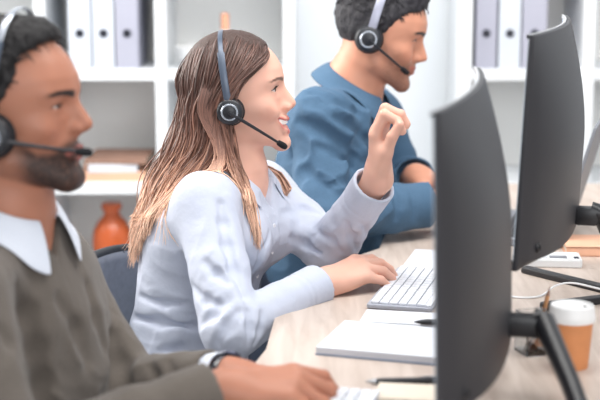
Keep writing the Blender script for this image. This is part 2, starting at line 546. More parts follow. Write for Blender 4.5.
class Field:
    """a list of (op, func, k, centre, reach); reach bounds where the piece can matter"""

    def __init__(self):
        self.ops = []

    def add(self, func, c, reach, k=0.01, op='u'):
        self.ops.append((op, func, k, np.asarray(c, float), reach))

    def cone(self, a, b, ra, rb, k=0.01, op='u'):
        a, b = np.asarray(a, float), np.asarray(b, float)
        self.add(lambda P: d_cone(P, a, b, ra, rb), (a + b) / 2, np.linalg.norm(b - a) / 2 + max(ra, rb), k, op)

    def ell(self, c, r, R=None, k=0.01, op='u'):
        c = np.asarray(c, float)
        if R is None:
            f = lambda P: d_ell(P, c, r)
        else:
            f = lambda P: d_ell((P - c) @ R, (0, 0, 0), r)
        self.add(f, c, max(r), k, op)

    def __call__(self, P, ops=None):
        d = np.full(len(P), 1.0)
        for op, func, k, c, reach in (self.ops if ops is None else ops):
            if op == 'u':
                d = smin(d, func(P), k)
            elif op == 's':
                d = smax(d, -func(P), k)
            elif op == 'd':
                d = d + func(P)
            elif op == 'i':
                d = smax(d, func(P), k)
        return d

    def near(self, c, rad):
        return [o for o in self.ops if o[0] in 'di' or np.linalg.norm(o[3] - c) - o[4] < rad + o[2] * 1.5]

    def grad(self, P, e=0.0015, ops=None):
        g = np.zeros_like(P)
        for i in range(3):
            dv = np.zeros(3)
            dv[i] = e
            g[:, i] = self(P + dv, ops) - self(P - dv, ops)
        return g / (np.linalg.norm(g, axis=1, keepdims=True) + 1e-9)

    def mesh(self, name, h, smooth=1, lo=None, hi=None):
        n = 8
        pos = [o for o in self.ops if o[0] == 'u']
        lo = np.min([o[3] - o[4] for o in pos], axis=0) - 0.02 if lo is None else np.array(lo, float)
        hi = np.max([o[3] + o[4] for o in pos], axis=0) + 0.02 if hi is None else np.array(hi, float)
        bs = n * h
        nb = np.ceil((hi - lo) / bs).astype(int)
        # coarse macro cells of 4x4x4 blocks, then blocks
        g = 4
        mc = np.stack(np.meshgrid(*[np.arange(math.ceil(k / g)) for k in nb], indexing='ij'), -1).reshape(-1, 3)
        cells, verts_k, verts_p, edges_q = [], [], [], []
        dims = nb * n + 4
        key = lambda c: (c[..., 0] * dims[1] + c[..., 1]) * dims[2] + c[..., 2]
        loc = np.stack(np.meshgrid(*[np.arange(g)] * 3, indexing='ij'), -1).reshape(-1, 3)
        cor = np.stack(np.meshgrid(*[np.arange(n + 2)] * 3, indexing='ij'), -1).reshape(-1, 3)
        hd = bs * math.sqrt(3) / 2 * 1.25
        for m in mc:
            ctr = lo + (m * g + g / 2) * bs
            rad = g * bs * math.sqrt(3) / 2
            ops = self.near(ctr, rad + 0.03)
            if not any(o[0] == 'u' for o in ops):
                continue
            d0 = self(ctr[None], ops)[0]
            if abs(d0) > rad * 1.8 + 0.03:
                continue
            b = m * g + loc
            d = self(lo + (b + 0.5) * bs, ops)
            b = b[np.abs(d) < hd * 1.5 + 0.004]
            for s in range(0, len(b), 32):
                bb = b[s:s + 32]
                idx = (bb * n)[:, None, :] + cor[None]                   # global corner index
                D = self(lo + idx.reshape(-1, 3) * h, ops).reshape(len(bb), n + 2, n + 2, n + 2)
                S = D < 0
                c = n + 1
                cnt = np.zeros((len(bb), c, c, c), np.int8)
                acc = np.zeros((len(bb), c, c, c, 3), np.float32)
                num = np.zeros((len(bb), c, c, c), np.float32)
                sl = lambda dx, dy, dz: (slice(None), slice(dx, dx + c), slice(dy, dy + c), slice(dz, dz + c))
                cs = [(i, j, k) for i in (0, 1) for j in (0, 1) for k in (0, 1)]
                any_ = np.zeros((len(bb), c, c, c), bool)
                all_ = np.ones((len(bb), c, c, c), bool)
                for q in cs:
                    any_ |= S[sl(*q)]
                    all_ &= S[sl(*q)]
                act = any_ & ~all_
                if not act.any():
                    continue
                for a_ in cs:
                    for ax in range(3):
                        if a_[ax] == 1:
                            continue
                        b_ = list(a_)
                        b_[ax] = 1
                        d0_, d1_ = D[sl(*a_)], D[sl(*b_)]
                        x = (S[sl(*a_)] != S[sl(*b_)])
                        t = np.where(x, d0_ / np.where(x, d0_ - d1_, 1), 0)
                        w = x.astype(np.float32)
                        for e in range(3):
                            v = (a_[e] + t) if e == ax else a_[e]
                            acc[..., e] += w * v
                        num += w
                ai = np.argwhere(act)
                p = acc[act] / num[act][:, None]
                gc = bb[ai[:, 0]] * n + ai[:, 1:]
                verts_k.append(key(gc))
                verts_p.append(lo + (gc + p) * h)
                # quads for own edges (low corner 1..n)
                r = slice(1, n + 1)
                r2 = slice(2, n + 2)
                for ax in range(3):
                    s0 = S[:, r, r, r]
                    sel = [r, r, r]
                    sel[ax] = r2
                    s1 = S[(slice(None), *sel)]
                    e = np.argwhere(s0 != s1)
                    if not len(e):
                        continue
                    flip = s0[tuple(e.T)]
                    gco = bb[e[:, 0]] * n + e[:, 1:] + 1
                    u, v = [(1, 2), (2, 0), (0, 1)][ax]
                    du, dv = np.zeros(3, int), np.zeros(3, int)
                    du[u] = 1
                    dv[v] = 1
                    quad = np.stack([key(gco - du - dv), key(gco - dv), key(gco), key(gco - du)], 1)
                    quad[~flip] = quad[~flip][:, ::-1]
                    edges_q.append(quad)
        K = np.concatenate(verts_k)
        Pp = np.concatenate(verts_p)
        uk, first = np.unique(K, return_index=True)
        Pv = Pp[first]
        Q = np.concatenate(edges_q)
        f = np.searchsorted(uk, Q)
        ok = (f < len(uk)).all(1)
        f, Q = f[ok], Q[ok]
        ok = (uk[f] == Q).all(1)
        f = f[ok]
        # keep connected vertices, a little relaxing
        for _ in range(smooth):
            s = np.zeros_like(Pv)
            cn = np.zeros(len(Pv))
            for a_, b_ in ((0, 1), (1, 2), (2, 3), (3, 0)):
                for x_, y_ in ((a_, b_), (b_, a_)):
                    np.add.at(s, f[:, x_], Pv[f[:, y_]])
                    np.add.at(cn, f[:, x_], 1)
            cn[cn == 0] = 1
            Pv = Pv * 0.5 + 0.5 * s / cn[:, None]
        me = bpy.data.meshes.new(name)
        me.vertices.add(len(Pv))
        me.vertices.foreach_set('co', Pv.astype(np.float32).ravel())
        me.loops.add(len(f) * 4)
        me.loops.foreach_set('vertex_index', f.astype(np.int32).ravel())
        me.polygons.add(len(f))
        me.polygons.foreach_set('loop_start', np.arange(0, len(f) * 4, 4, dtype=np.int32))
        me.update(calc_edges=True)
        me.validate()
        return me, Pv


def set_color(me, cols, name='tone'):
    a = me.color_attributes.new(name, 'FLOAT_COLOR', 'POINT')
    c = np.ones((len(cols), 4), np.float32)
    c[:, :3] = cols
    a.data.foreach_set('color', c.ravel())


def rotm(yaw=0, pitch=0, roll=0):
    """local x forward, y left, z up; pitch > 0 lifts the face"""
    y, p, r = [math.radians(v) for v in (yaw, pitch, roll)]
    Rz = np.array([[math.cos(y), -math.sin(y), 0], [math.sin(y), math.cos(y), 0], [0, 0, 1]])
    Ry = np.array([[math.cos(p), 0, -math.sin(p)], [0, 1, 0], [math.sin(p), 0, math.cos(p)]])
    Rx = np.array([[1, 0, 0], [0, math.cos(r), -math.sin(r)], [0, math.sin(r), math.cos(r)]])
    return Rz @ Ry @ Rx


def sstep(a, b, x):
    t = np.clip((x - a) / (b - a), 0, 1)
    return t * t * (3 - 2 * t)


# ------------------------------------------------------------------ head
_z = [-.118, -.112, -.105, -.095, -.085, -.075, -.06, -.045, -.03, -.008, .015, .026, .036, .055, .08, .11, .14]
_p = [.050, .062, .078, .0885, .0915, .089, .0895, .0905, .0885, .0850, .0850, .0885, .0925, .0930, .0790, .052, .02]
_w = [.012, .018, .027, .036, .042, .047, .053, .0575, .062, .0675, .0695, .070, .0705, .070, .062, .045, .02]
_zz = np.linspace(-.13, .15, 281)
_ker = np.exp(-np.linspace(-2, 2, 13) ** 2)
_ker /= _ker.sum()
_pp = np.convolve(np.pad(np.interp(_zz, _z, _p), 6, 'edge'), _ker, 'valid')
_ww = np.convolve(np.pad(np.interp(_zz, _z, _w), 6, 'edge'), _ker, 'valid')
EYE = np.array([.0700, .0315, .0165])


def head_field(sp):
    male = sp['male']
    wj = 1.06 if male else 1.0

    def lips():
        if sp['smile'] == 2:
            up = [(.0950, 0, -.0460, .0046), (.0900, .016, -.0440, .0042), (.0745, .0335, -.0380, .0018)]
            dn = [(.0915, 0, -.0705, .0054), (.0870, .016, -.0650, .0048), (.0745, .0330, -.0395, .0018)]
        else:
            c = -.0480 if sp['smile'] == 1 else -.0525
            up = [(.0945, 0, -.0475, .0050), (.0905, .013, -.0480, .0045), (.0815, .0255, c, .0022)]
            dn = [(.0930, 0, -.0590, .0055), (.0890, .013, -.0575, .0050), (.0810, .0250, c - .001, .0022)]
        return up, dn

    up, dn = lips()

    def f(Pl):
        P = Pl.copy()
        P[:, 1] = np.abs(P[:, 1])
        x, y, z = P[:, 0], P[:, 1], P[:, 2]
        cran = d_ell(P, *sp.get('cran', ((-.008, 0, .042), (.099, .0755, .088))))
        zc = np.clip(z, -.12, .14)
        rx = np.interp(zc, _zz, _pp)
        wy = np.interp(zc, _zz, _ww) * wj
        rb = 0.04 + 0 * rx
        r = np.where(x > 0, rx, rb)
        q = ((np.abs(x) / r) ** 2.15 + (y / wy) ** 2.15) ** (1 / 2.15)
        fc = (q - 1) * np.minimum(r, wy) * 0.9
        fc = smax(fc, (-.111 - z), .012)
        fc = smax(fc, z - .115, .01)
        jl = -.106 + (.085 - x) * 0.40
        fc = smax(fc, (jl - z) * .9, .014)
        d = smin(cran, fc, .022)
        d = smin(d, d_ell(P, (.050, .047, -.014), (.022, .015, .014)), .022)
        if sp['smile']:
            d = smin(d, d_ell(P, (.068, .036, -.026), (.013, .014, .012)), .014)
        d = smin(d, d_cone(P, (.0840, .010, .033), (.070, .045, .034), .0085 if male else .006, .006), .016)
        # chin and jaw
        d = smin(d, d_ell(P, (.078, 0, -.094), (.014, .018, .013)), .014)
        if male:
            d = smin(d, d_cone(P, (.075, .018, -.092), (.008, .056, -.058), .012, .014), .02)
        # sockets, eyes, lids
        d = smax(d, -d_ell(P, (.0965, .0300, .0155), (.0165, .0175, .0115)), .012)
        e = np.sqrt(((P - EYE) ** 2).sum(1))
        d = smin(d, e - .0138, .004)
        ez = z - EYE[2]
        ey = y - EYE[1]
        hgt = sp.get('eye_open', .0052) * (1 - np.clip(np.abs(ey) / .0145, 0, 1) ** 2.2)
        ap = np.maximum(np.abs(ez + .0006) - hgt, .061 - x)
        ap = np.maximum(ap, .0116 - e)
        ap = np.maximum(ap, np.abs(ey) - .0145)
        d = smax(d, -ap, .0012)
        # nose
        nl = sp.get('nose', 1.0)
        nu_ = sp.get('nose_up', 0.0)
        Pn = P - np.array([0, 0, nu_])
        n = d_cone(Pn, (.0870, 0, .022), (.0925 + .0145 * nl, 0, -.0195), .0058, .0078 if not male else .0092)
        n = smin(n, d_ell(Pn, (.0970, .0100, -.0255), (.0095, .0058, .0066)), .006)
        n = smin(n, d_cone(Pn, (.1045, 0, -.0260), (.091, 0, -.034), .0045, .005), .006)
        n = smin(n, d_cone(Pn, (.0800, 0, .020), (.0900, 0, -.018), .0085, .0120), .010)
        d = smin(d, n, .009)
        d = smax(d, -d_ell(Pn, (.0985, .0058, -.0335), (.0042, .0024, .0030)), .002)
        if sp['smile'] == 2:
            d = smax(d, -d_cone(P, (.0925, .0185, -.0300), (.0790, .0400, -.0480), .0022, .0012), .008)
        # lips
        for s in (up, dn):
            for a, b in zip(s[:-1], s[1:]):
                d = smin(d, d_cone(P, a[:3], b[:3], a[3], b[3]), .006)
        if sp['smile'] == 2:
            m = np.minimum(d_cone(P, (.0980, 0, -.0580), (.0930, .016, -.0542), .0076, .0066),
                           d_cone(P, (.0930, .016, -.0542), (.0780, .0322, -.0400), .0066, .0014))
            d = smax(d, -m, .0025)
        else:
            c = up[2][2]
            m = np.minimum(d_cone(P, (.1000, 0, -.0535), (.0950, .013, -.0525), .0014, .0013),
                           d_cone(P, (.0950, .013, -.0525), (.0850, .0250, c), .0013, .0008))
            d = smax(d, -m, .002)
        # philtrum, ears
        Re = rotm(12, 12, 0)
        ear = d_ell((P - np.array([-.012, .0745, .002])) @ Re, (0, 0, 0), (.017, .0065, .031))
        ear = smax(ear, -d_ell(P, (-.006, .083, .004), (.009, .006, .017)), .004)
        d = smin(d, ear, .006)
        return d

    return f, up, dn


def head_color(sp, Pl, base):
    P = Pl.copy()
    P[:, 1] = np.abs(P[:, 1])
    x, y, z = P.T
    up, dn = sp['_lips']
    col = np.tile(np.array(base), (len(P), 1))

    def mix(c, w):
        nonlocal col
        col = col * (1 - w[:, None]) + np.array(c) * w[:, None]

    blush = np.array(base) * np.array([1.0, .80, .76])
    mix(blush, .55 * np.exp(-(((x - .062) / .022) ** 2 + ((y - .042) / .02) ** 2 + ((z + .022) / .018) ** 2)))
    mix(blush, .5 * np.exp(-(((x - .106) / .012) ** 2 + (y / .014) ** 2 + ((z + .022) / .012) ** 2)))
    if sp.get('beard'):
        b = sp['beard']
        zl = np.interp(x, [-.02, .012, .03, .05, .07, .085, .1], [.03, .012, -.026, -.046, -.046, -.035, -.030])
        w = sstep(.006, -.010, z - zl) * sstep(-.02, -.005, x) * sstep(-.012, -.002, z - (-.106 + (.085 - x) * .40))
        w *= 1 - .75 * np.exp(-(((x - .088) / .012) ** 2 + (y / .006) ** 2 + ((z + .068) / .004) ** 2))
        w *= .30 + .70 * sstep(.012, .048, x)
        nz = vnoise(Pl * 420) * .12
        mix(sp['beard_col'], np.clip(w * (b + nz), 0, 1))
    best = np.full(len(P), 1.0)
    for s in (up, dn):
        for a, c in zip(s[:-1], s[1:]):
            best = np.minimum(best, d_cone(P, a[:3], c[:3], a[3], c[3]))
    mix(sp['lip_col'], sstep(.0022, .0002, best) * .9)
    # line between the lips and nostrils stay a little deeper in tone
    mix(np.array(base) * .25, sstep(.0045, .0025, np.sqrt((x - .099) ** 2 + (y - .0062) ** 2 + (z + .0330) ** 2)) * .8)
    # brows
    t = np.clip((y - .012) / .043, 0, 1)
    bz_ = .0315 + .0065 * np.sin(t * 2.2) - .004 * t + sp.get('brow', 0)
    bt_ = sp.get('brow_t', 1.0)
    w = sstep(.0052 * bt_, .0024 * bt_, np.abs(z - bz_) * (1 + .7 * t)) * sstep(.008, .014, y) * sstep(.060, .050, y) * sstep(.034, .046, x)
    mix(sp['brow_col'], w * sp.get('brow_w', .85))
    # lid edges read darker where the lashes grow
    e = np.abs(np.sqrt((((P - EYE) / np.array([1, 1, 1])) ** 2).sum(1)) - .0138)
    ez, ey = z - EYE[2], y - EYE[1]
    hgt = sp.get('eye_open', .0052) * (1 - np.clip(np.abs(ey) / .0145, 0, 1) ** 2.2)
    w = sstep(.0030, .0006, np.abs(ez + .0006 - hgt)) * (np.abs(ey) < .0155) * (x > .06) * sstep(.004, .001, e)
    mix(sp['brow_col'], w * .8)
    return col


# ------------------------------------------------------------------ hands
def hand_into(F_, wrist, d, nrm, side, curls, spread, thumb, size=1.0, kp=0.006, record=None):
    """d: wrist to knuckles; nrm: back of the hand; side: towards the thumb; curls: four triples in degrees, index first"""
    d, nrm = vunit(d), np.asarray(nrm, float)
    nrm = vunit(nrm - d * (nrm @ d))
    sgn = 1 if np.cross(d, nrm) @ np.asarray(side, float) > 0 else -1
    s = vunit(np.cross(d, nrm)) * sgn
    w = np.asarray(wrist, float)
    L = size
    mc = [(.088, .024), (.091, .006), (.086, -.012), (.078, -.029)]
    ph = [(.043, .026, .021), (.047, .030, .022), (.044, .028, .022), (.034, .021, .020)]
    rad = [(.0098, .0088, .0078), (.0100, .0090, .0078), (.0095, .0085, .0074), (.0085, .0076, .0066)]
    out = []
    for i in range(4):
        base = w + d * .012 * L + s * mc[i][1] * .55 * L
        kn = w + d * mc[i][0] * L + s * mc[i][1] * L + nrm * (.004, .006, .004, -.001)[i] * L
        F_.cone(base, kn, .0150 * L, .0112 * L, .014)
        dirn = vunit(d + s * math.tan(math.radians(spread[i])))
        p = kn
        ang = 0
        pts = [kn]
        for j in range(3):
            ang += math.radians(curls[i][j])
            v = dirn * math.cos(ang) - nrm * math.sin(ang)
            q = p + v * ph[i][j] * L
            r0 = (rad[i][j - 1] if j else .0108) * L
            F_.cone(p, q, r0, rad[i][j] * L, .0025 if j else .005)
            p = q
            pts.append(q)
        nailn = vunit(-dirn * -math.sin(ang) + nrm * math.cos(ang))
        out.append((pts, v, nailn, rad[i][2] * L))
    # palm pad and thumb
    F_.ell(w + d * .045 * L - nrm * .006 * L, (.046 * L, .036 * L, .014 * L), np.stack([d, s, nrm], 1), .012)
    b = w + d * .018 * L + s * .020 * L - nrm * .006 * L
    a1, out_, dn_ = thumb['a'], thumb['out'], thumb['down']
    t1 = vunit(d * math.cos(math.radians(a1)) + s * math.sin(math.radians(a1)) * out_ - nrm * dn_)
    k1 = b + t1 * .044 * L
    t2 = vunit(t1 + np.asarray(thumb.get('b2', (0, 0, 0)), float))
    k2 = k1 + t2 * .033 * L
    t3 = vunit(t2 + np.asarray(thumb.get('b3', (0, 0, 0)), float))
    k3 = k2 + t3 * .026 * L
    F_.cone(b, k1, .0165 * L, .0125 * L, .016)
    F_.cone(k1, k2, .0118 * L, .0102 * L, .006)
    F_.cone(k2, k3, .0102 * L, .0084 * L, .004)
    tn = vunit(np.asarray(thumb.get('nail', s + nrm), float))
    out.append(([k1, k1, k2, k3], t3, vunit(tn - t3 * (tn @ t3)), .0088 * L))
    return out


def nails(parent, hand, m):
    for pts, v, n, r in hand:
        tip = np.asarray(pts[-1])
        c = tip + n * r * .55 - v * r * .05
        sd = np.cross(v, n)
        mb = MB()
        vs, fs = [], []
        for i in range(5):
            for j in range(5):
                a, b = (j - 2) / 2, (i - 2) / 2
                wv = 1 - .25 * max(b, 0) ** 2
                p = c + sd * a * r * .60 * wv + v * b * r * .62 + n * (r * .42 * (1 - .75 * a * a) - r * .10 * b * b - r * .06)
                vs.append(p)
        for i in range(4):
            for j in range(4):
                fs.append([i * 5 + j, i * 5 + j + 1, i * 5 + j + 6, i * 5 + j + 5])
        o = mb.add(vs, fs).build('fingernail', m, parent, True, True)
        sm = o.modifiers.new('thickness', 'SOLIDIFY')
        sm.thickness = .0006


# ------------------------------------------------------------------ clothes
def loft(stations, yaw, inflate=0.0):
    """stations: (centre, half depth, half width), rising order not needed; elliptical slices turned by yaw"""
    st = sorted(stations, key=lambda s: s[0][2])
    zs = np.array([s[0][2] for s in st])
    zf = np.linspace(zs[0], zs[-1], 160)
    ker = np.exp(-np.linspace(-1.8, 1.8, 15) ** 2)
    ker /= ker.sum()

    def tab(vals):
        v = np.interp(zf, zs, vals)
        # reflect-pad so that the ends keep their slope
        v = np.concatenate([2 * v[0] - v[7:0:-1], v, 2 * v[-1] - v[-2:-9:-1]])
        return np.convolve(v, ker, 'valid')

    cx, cy = tab([s[0][0] for s in st]), tab([s[0][1] for s in st])
    ta, tb = tab([s[1] for s in st]), tab([s[2] for s in st])
    y = math.radians(yaw)
    f = np.array([math.cos(y), math.sin(y)])
    l = np.array([-math.sin(y), math.cos(y)])

    def fn(P):
        z = np.clip(P[:, 2], zs[0], zs[-1])
        qx = P[:, 0] - np.interp(z, zf, cx)
        qy = P[:, 1] - np.interp(z, zf, cy)
        a = np.interp(z, zf, ta) + inflate
        b = np.interp(z, zf, tb) + inflate
        u, v = qx * f[0] + qy * f[1], qx * l[0] + qy * l[1]
        q = (np.abs(u / a) ** 2.2 + np.abs(v / b) ** 2.2) ** (1 / 2.2)
        d = (q - 1) * np.minimum(a, b)
        dz = np.abs(P[:, 2] - z)
        return np.where(dz > 0, np.sqrt(np.maximum(d, 0) ** 2 + dz * dz), d)

    c = np.mean([s[0] for s in st], axis=0)
    reach = (zs[-1] - zs[0]) / 2 + max(max(s[1], s[2]) for s in st) + .1
    return fn, c, reach


def folds(freqs, amp, seed=0, region=None):
    """wrinkles: ridged noise, stretched along one direction; freqs: list of (matrix 3x3, weight)"""
    def fn(P):
        r = 0
        for i, (Q, w) in enumerate(freqs):
            q = P @ np.asarray(Q).T + seed * 7.3 + i * 3.1
            wv = vnoise(q * .6 + 19.7)
            n = vnoise(q + wv[:, None] * .7)
            m_ = vnoise(q * .75 + wv[:, None] * .5 + 41.3)
            r = r + w * (.5 * (1 - np.abs(n)) ** 3 + .55 * m_ - .18)
        r = np.maximum(r * amp, -.009)
        if region is not None:
            r = r * region(P)
        return -r
    return fn


def aniso(axis, f_along, f_across):
    a = vunit(axis)
    b = vunit(np.cross(a, (0.31, 0.2, 0.93)))
    c = np.cross(a, b)
    return np.stack([a * f_along, b * f_across, c * f_across])


def collar(parent, name, m, c, R, rx, ry, stand, flap, gap, point, tilt=0.0, thick=.0022, over=None, lift=.005):
    """folded shirt collar round a neck: c centre, R axes (forward, left, up)"""
    vs, fs = [], []
    n, rows = 48, 10
    for i in range(n + 1):
        t = -1 + 2 * i / n
        th = t * (math.pi - gap)                                         # 0 is the nape
        front = abs(t)
        for j in range(rows):
            v = j / (rows - 1)
            if v < .4:
                s = v / .4
                rr = 1.0 + .02 * s
                z = stand * s
                o = 0
            else:
                s = (v - .4) / .6
                L = flap + point * max(0, front - .55) ** 1.5 * 2.2
                o = .006 * math.sin(min(1, s * 2) * math.pi / 2) + .55 * L * s
                z = stand + .002 * math.sin(s * math.pi) - L * s * .80
                rr = 1.02
            drop = tilt * (1 - math.cos(th)) * .5
            p = np.array([-(rx * rr + o) * math.cos(th), (ry * rr + o) * math.sin(th), z - drop])
            vs.append(np.asarray(c) + R @ p)
    for i in range(n):
        for j in range(rows - 1):
            a = i * rows + j
            fs.append([a, a + rows, a + rows + 1, a + 1])
    if over is not None:                                              # the flap lies on the cloth below it
        ops = [q for q in over.ops if q[0] == 'u']
        vs = np.array(vs)
        fl = (np.arange(len(vs)) % rows) >= 4
        for _ in range(4):
            d = over(vs, ops)
            pen = np.clip(lift - d, 0, .03) * fl
            vs = vs + over.grad(vs, ops=ops) * pen[:, None]
        g_ = vs.reshape(n + 1, rows, 3)
        for _ in range(2):
            g_[1:-1, 4:] = .5 * g_[1:-1, 4:] + .25 * (g_[:-2, 4:] + g_[2:, 4:])
        vs = list(g_.reshape(-1, 3))
    o = MB().add(vs, fs).build(name, m, parent, True, True, auto=80)
    sm = o.modifiers.new('thickness', 'SOLIDIFY')
    sm.thickness = thick
    sb = o.modifiers.new('smooth', 'SUBSURF')
    sb.levels = sb.render_levels = 1
    return o
# ================================================================== people
M['skin'] = mat('skin', (.7, .5, .4), 0.48, attr='tone', sss=0.12, bump=(700, 0.08, 0.0006), spec=0.4)
M['hair_strands'] = mat('hair_strands', (.2, .1, .06), 0.42, attr='tone', spec=0.45)
M['hair_short'] = mat('hair_short', lin(44, 36, 36), 0.55, bump=(220, 0.9, 0.004, (1, 1, 0.35)), noise=(160, 0.35))
M['shirt_white'] = mat('shirt_cotton', lin(190, 196, 212), 0.8, noise=(500, 0.015), bump=(38, 0.35, 0.006))
M['shirt_blue'] = mat('shirt_denim', lin(70, 100, 127), 0.85, noise=(300, 0.06), bump=(34, 0.4, 0.007))
M['shirt_pale'] = mat('shirt_pale', lin(216, 221, 232), 0.8, noise=(300, 0.02))
M['sweater'] = mat('sweater_knit', lin(98, 90, 83), 0.95, noise=(240, 0.06), bump=(420, 0.5, 0.0015), sheen=0.15)
M['jeans'] = mat('jeans', lin(92, 104, 124), 0.9, noise=(300, 0.08), bump=(300, 0.3, 0.001))
M['navy'] = mat('trousers_navy', lin(38, 48, 68), 0.9, noise=(300, 0.08))
M['shoe'] = mat('shoe_leather', lin(50, 44, 42), 0.4, noise=(40, 0.05))
M['button'] = mat('shirt_button', lin(228, 228, 234), 0.3, noise=(100, 0.02))
M['nail'] = mat('fingernail', lin(238, 196, 182), 0.28, noise=(60, 0.02))


def eye_parts(root, hd, iris):
    """both eyes: ball with iris and pupil"""
    Rm, t, s = hd
    for sd in (1, -1):
        c = np.array([EYE[0], EYE[1] * sd, EYE[2]])
        n = 28
        mb = MB()
        vs, fs, cols = [], [], []
        m = 22
        for i in range(m + 1):
            th = math.pi * i / m * .62
            for k in range(n):
                a = 2 * math.pi * k / n
                v = np.array([math.cos(th), math.sin(th) * math.cos(a), math.sin(th) * math.sin(a)]) * .0119
                if th < .48:
                    v[0] += .0006 * (1 - th / .48)
                vs.append(t + s * (Rm @ (c + v)))
                cols.append((.012, .010, .010) if th < .22 else (iris if th < .58 else (.66, .62, .60)))
        for i in range(m):
            for k in range(n):
                fs.append([i * n + k, (i + 1) * n + k, (i + 1) * n + (k + 1) % n, i * n + (k + 1) % n])
        me = bpy.data.meshes.new('eye')
        me.from_pydata([tuple(v) for v in vs], [], fs)
        set_color(me, np.array(cols))
        link('eye', me, M['eye'], root, True, True)


M['eye'] = mat('eye', (.8, .8, .8), 0.12, attr='tone')


def to_world(hd, p):
    Rm, t, s = hd
    return t + s * (Rm @ np.asarray(p, float))


def short_hairs(root, hd, name, paths, r, col, m):
    """short tapered hairs given in head space"""
    mb = MB()
    for pts in paths:
        n = len(pts)
        mb.tube([to_world(hd, p) for p in pts], [r * (1 - .8 * i / (n - 1)) for i in range(n)], 4, cap=False)
    return mb.build(name, m, root, True, True)


def headset(label, hd, side, boom, band_m, group='telephone headsets', bw=.0135, cup_c=(-.004, .091, -.006), tilt=0.0, cup=1.0, lift=0.0):
    """headset on a head; side = -1 puts the boom on the right ear"""
    Rm, t, s = hd
    base = to_world(hd, (cup_c[0], cup_c[1] * side, cup_c[2]))
    root = thing('headset', label, 'headset', tuple(base), 0, group)
    R4 = Matrix([[*(Rm[i] * s), t[i]] for i in range(3)] + [[0, 0, 0, 1]])

    def B(mb, name, m, parent=root, **k):
        for i, v in enumerate(mb.v):
            mb.v[i] = R4 @ v
        return mb.build(name, m, parent, True, True, **k)

    # headband
    pts, n = [], 44
    hw, hz = cup_c[1] + .004, .1385 + lift
    zc = .03
    for i in range(n + 1):
        a = math.pi * i / n
        yy = hw * math.cos(a) * side
        zz = zc + (hz - zc) * math.sin(a)
        pts.append((cup_c[0] + tilt * (zz - cup_c[2]), yy, zz))
    for sd, at in ((1, 0), (-1, 1)):
        leg = [(cup_c[0] + tilt * (zz - cup_c[2]), hw * side * sd, zz) for zz in np.linspace(cup_c[2] + .012, zc, 6)[:-1]]
        pts = (leg + pts) if at == 0 else (pts + leg[::-1])

    def strip(seg, w, th):
        vs, fs = [], []
        for i, p in enumerate(seg):
            p = Vector(p)
            tg = (Vector(seg[min(i + 1, len(seg) - 1)]) - Vector(seg[max(i - 1, 0)])).normalized()
            ax = Vector((1, 0, 0)) - tg * tg.x
            ax.normalize()
            nr = tg.cross(ax)
            for a, b in ((-1, -.5), (-.7, -1), (.7, -1), (1, -.5), (1, .5), (.7, 1), (-.7, 1), (-1, .5)):
                vs.append(p + ax * a * w / 2 + nr * b * th / 2)
        for i in range(len(seg) - 1):
            for k in range(8):
                fs.append([i * 8 + k, i * 8 + (k + 1) % 8, (i + 1) * 8 + (k + 1) % 8, (i + 1) * 8 + k])
        fs.append(list(range(8)))
        fs.append([(len(seg) - 1) * 8 + k for k in range(8)])
        return MB().add(vs, fs)

    B(strip(pts, .009, .0026), 'headband', M['chrome'] if band_m is None else M[band_m])
    k = len(pts)
    B(strip([tuple(Vector(p) + Vector((0, (.0016 if p[1] > 0 else -.0016), 0))) for p in pts[:16]], bw, .0052), 'slider_arm', M[band_m or 'band'])
    B(strip([tuple(Vector(p) + Vector((0, (.0016 if p[1] > 0 else -.0016), 0))) for p in pts[-16:]], bw, .0052), 'slider_arm', M[band_m or 'band'])
    for sd in (1, -1):
        y0 = cup_c[1] * sd * side
        ax = Matrix.Translation((cup_c[0], y0, cup_c[2])) @ Matrix.Rotation(-math.pi / 2 * sd * side, 4, 'X')
        q = cup
        B(MB().lathe([(.012 * q, -.016), (.027 * q, -.016), (.0315 * q, -.012), (.0325 * q, -.006), (.030 * q, -.001), (.020 * q, 0), (0, 0)], 36, ax), 'ear_cushion', M['foam'])
        cupo = B(MB().lathe([(0, -.003), (.0285 * q, -.003), (.0295 * q, .001), (.0285 * q, .007), (.025 * q, .0105), (.0165 * q, .0120), (0, .0120)], 36, ax), 'ear_cup', M['black'])
        B(MB().lathe([(.0150 * q, .0110), (.0182 * q, .0110), (.0190 * q, .0124), (.0180 * q, .0136), (.0152 * q, .0136), (.0145 * q, .0124), (.0150 * q, .0110)], 36, ax), 'trim_ring', M['chrome'], cupo)
        B(MB().lathe([(0, .0115), (.0135 * q, .0115), (.0135 * q, .0135), (.011 * q, .0150), (0, .0152)], 28, ax), 'pivot_cap', M['black'], cupo)
    y0 = (cup_c[1] + .016) * side
    st = Vector((cup_c[0], y0, cup_c[2]))
    en = Vector(boom)
    mid = (st + en) * .5 + Vector((.006, .010 * side, -.002))
    bp = [(st * (1 - u) ** 2 + mid * 2 * u * (1 - u) + en * u * u) for u in np.linspace(0, 1, 20)]
    B(MB().tube(bp, [.0036 - .0012 * u for u in np.linspace(0, 1, 20)], 10), 'boom_arm', M['black'])
    dv = (bp[-1] - bp[-2]).normalized()
    tp = [bp[-1] + dv * q for q in (-.006, -.004, .004, .012, .017, .019)]
    B(MB().tube(tp, [.003, .0052, .0062, .0062, .005, .0025], 14), 'microphone', M['foam'])
    return root


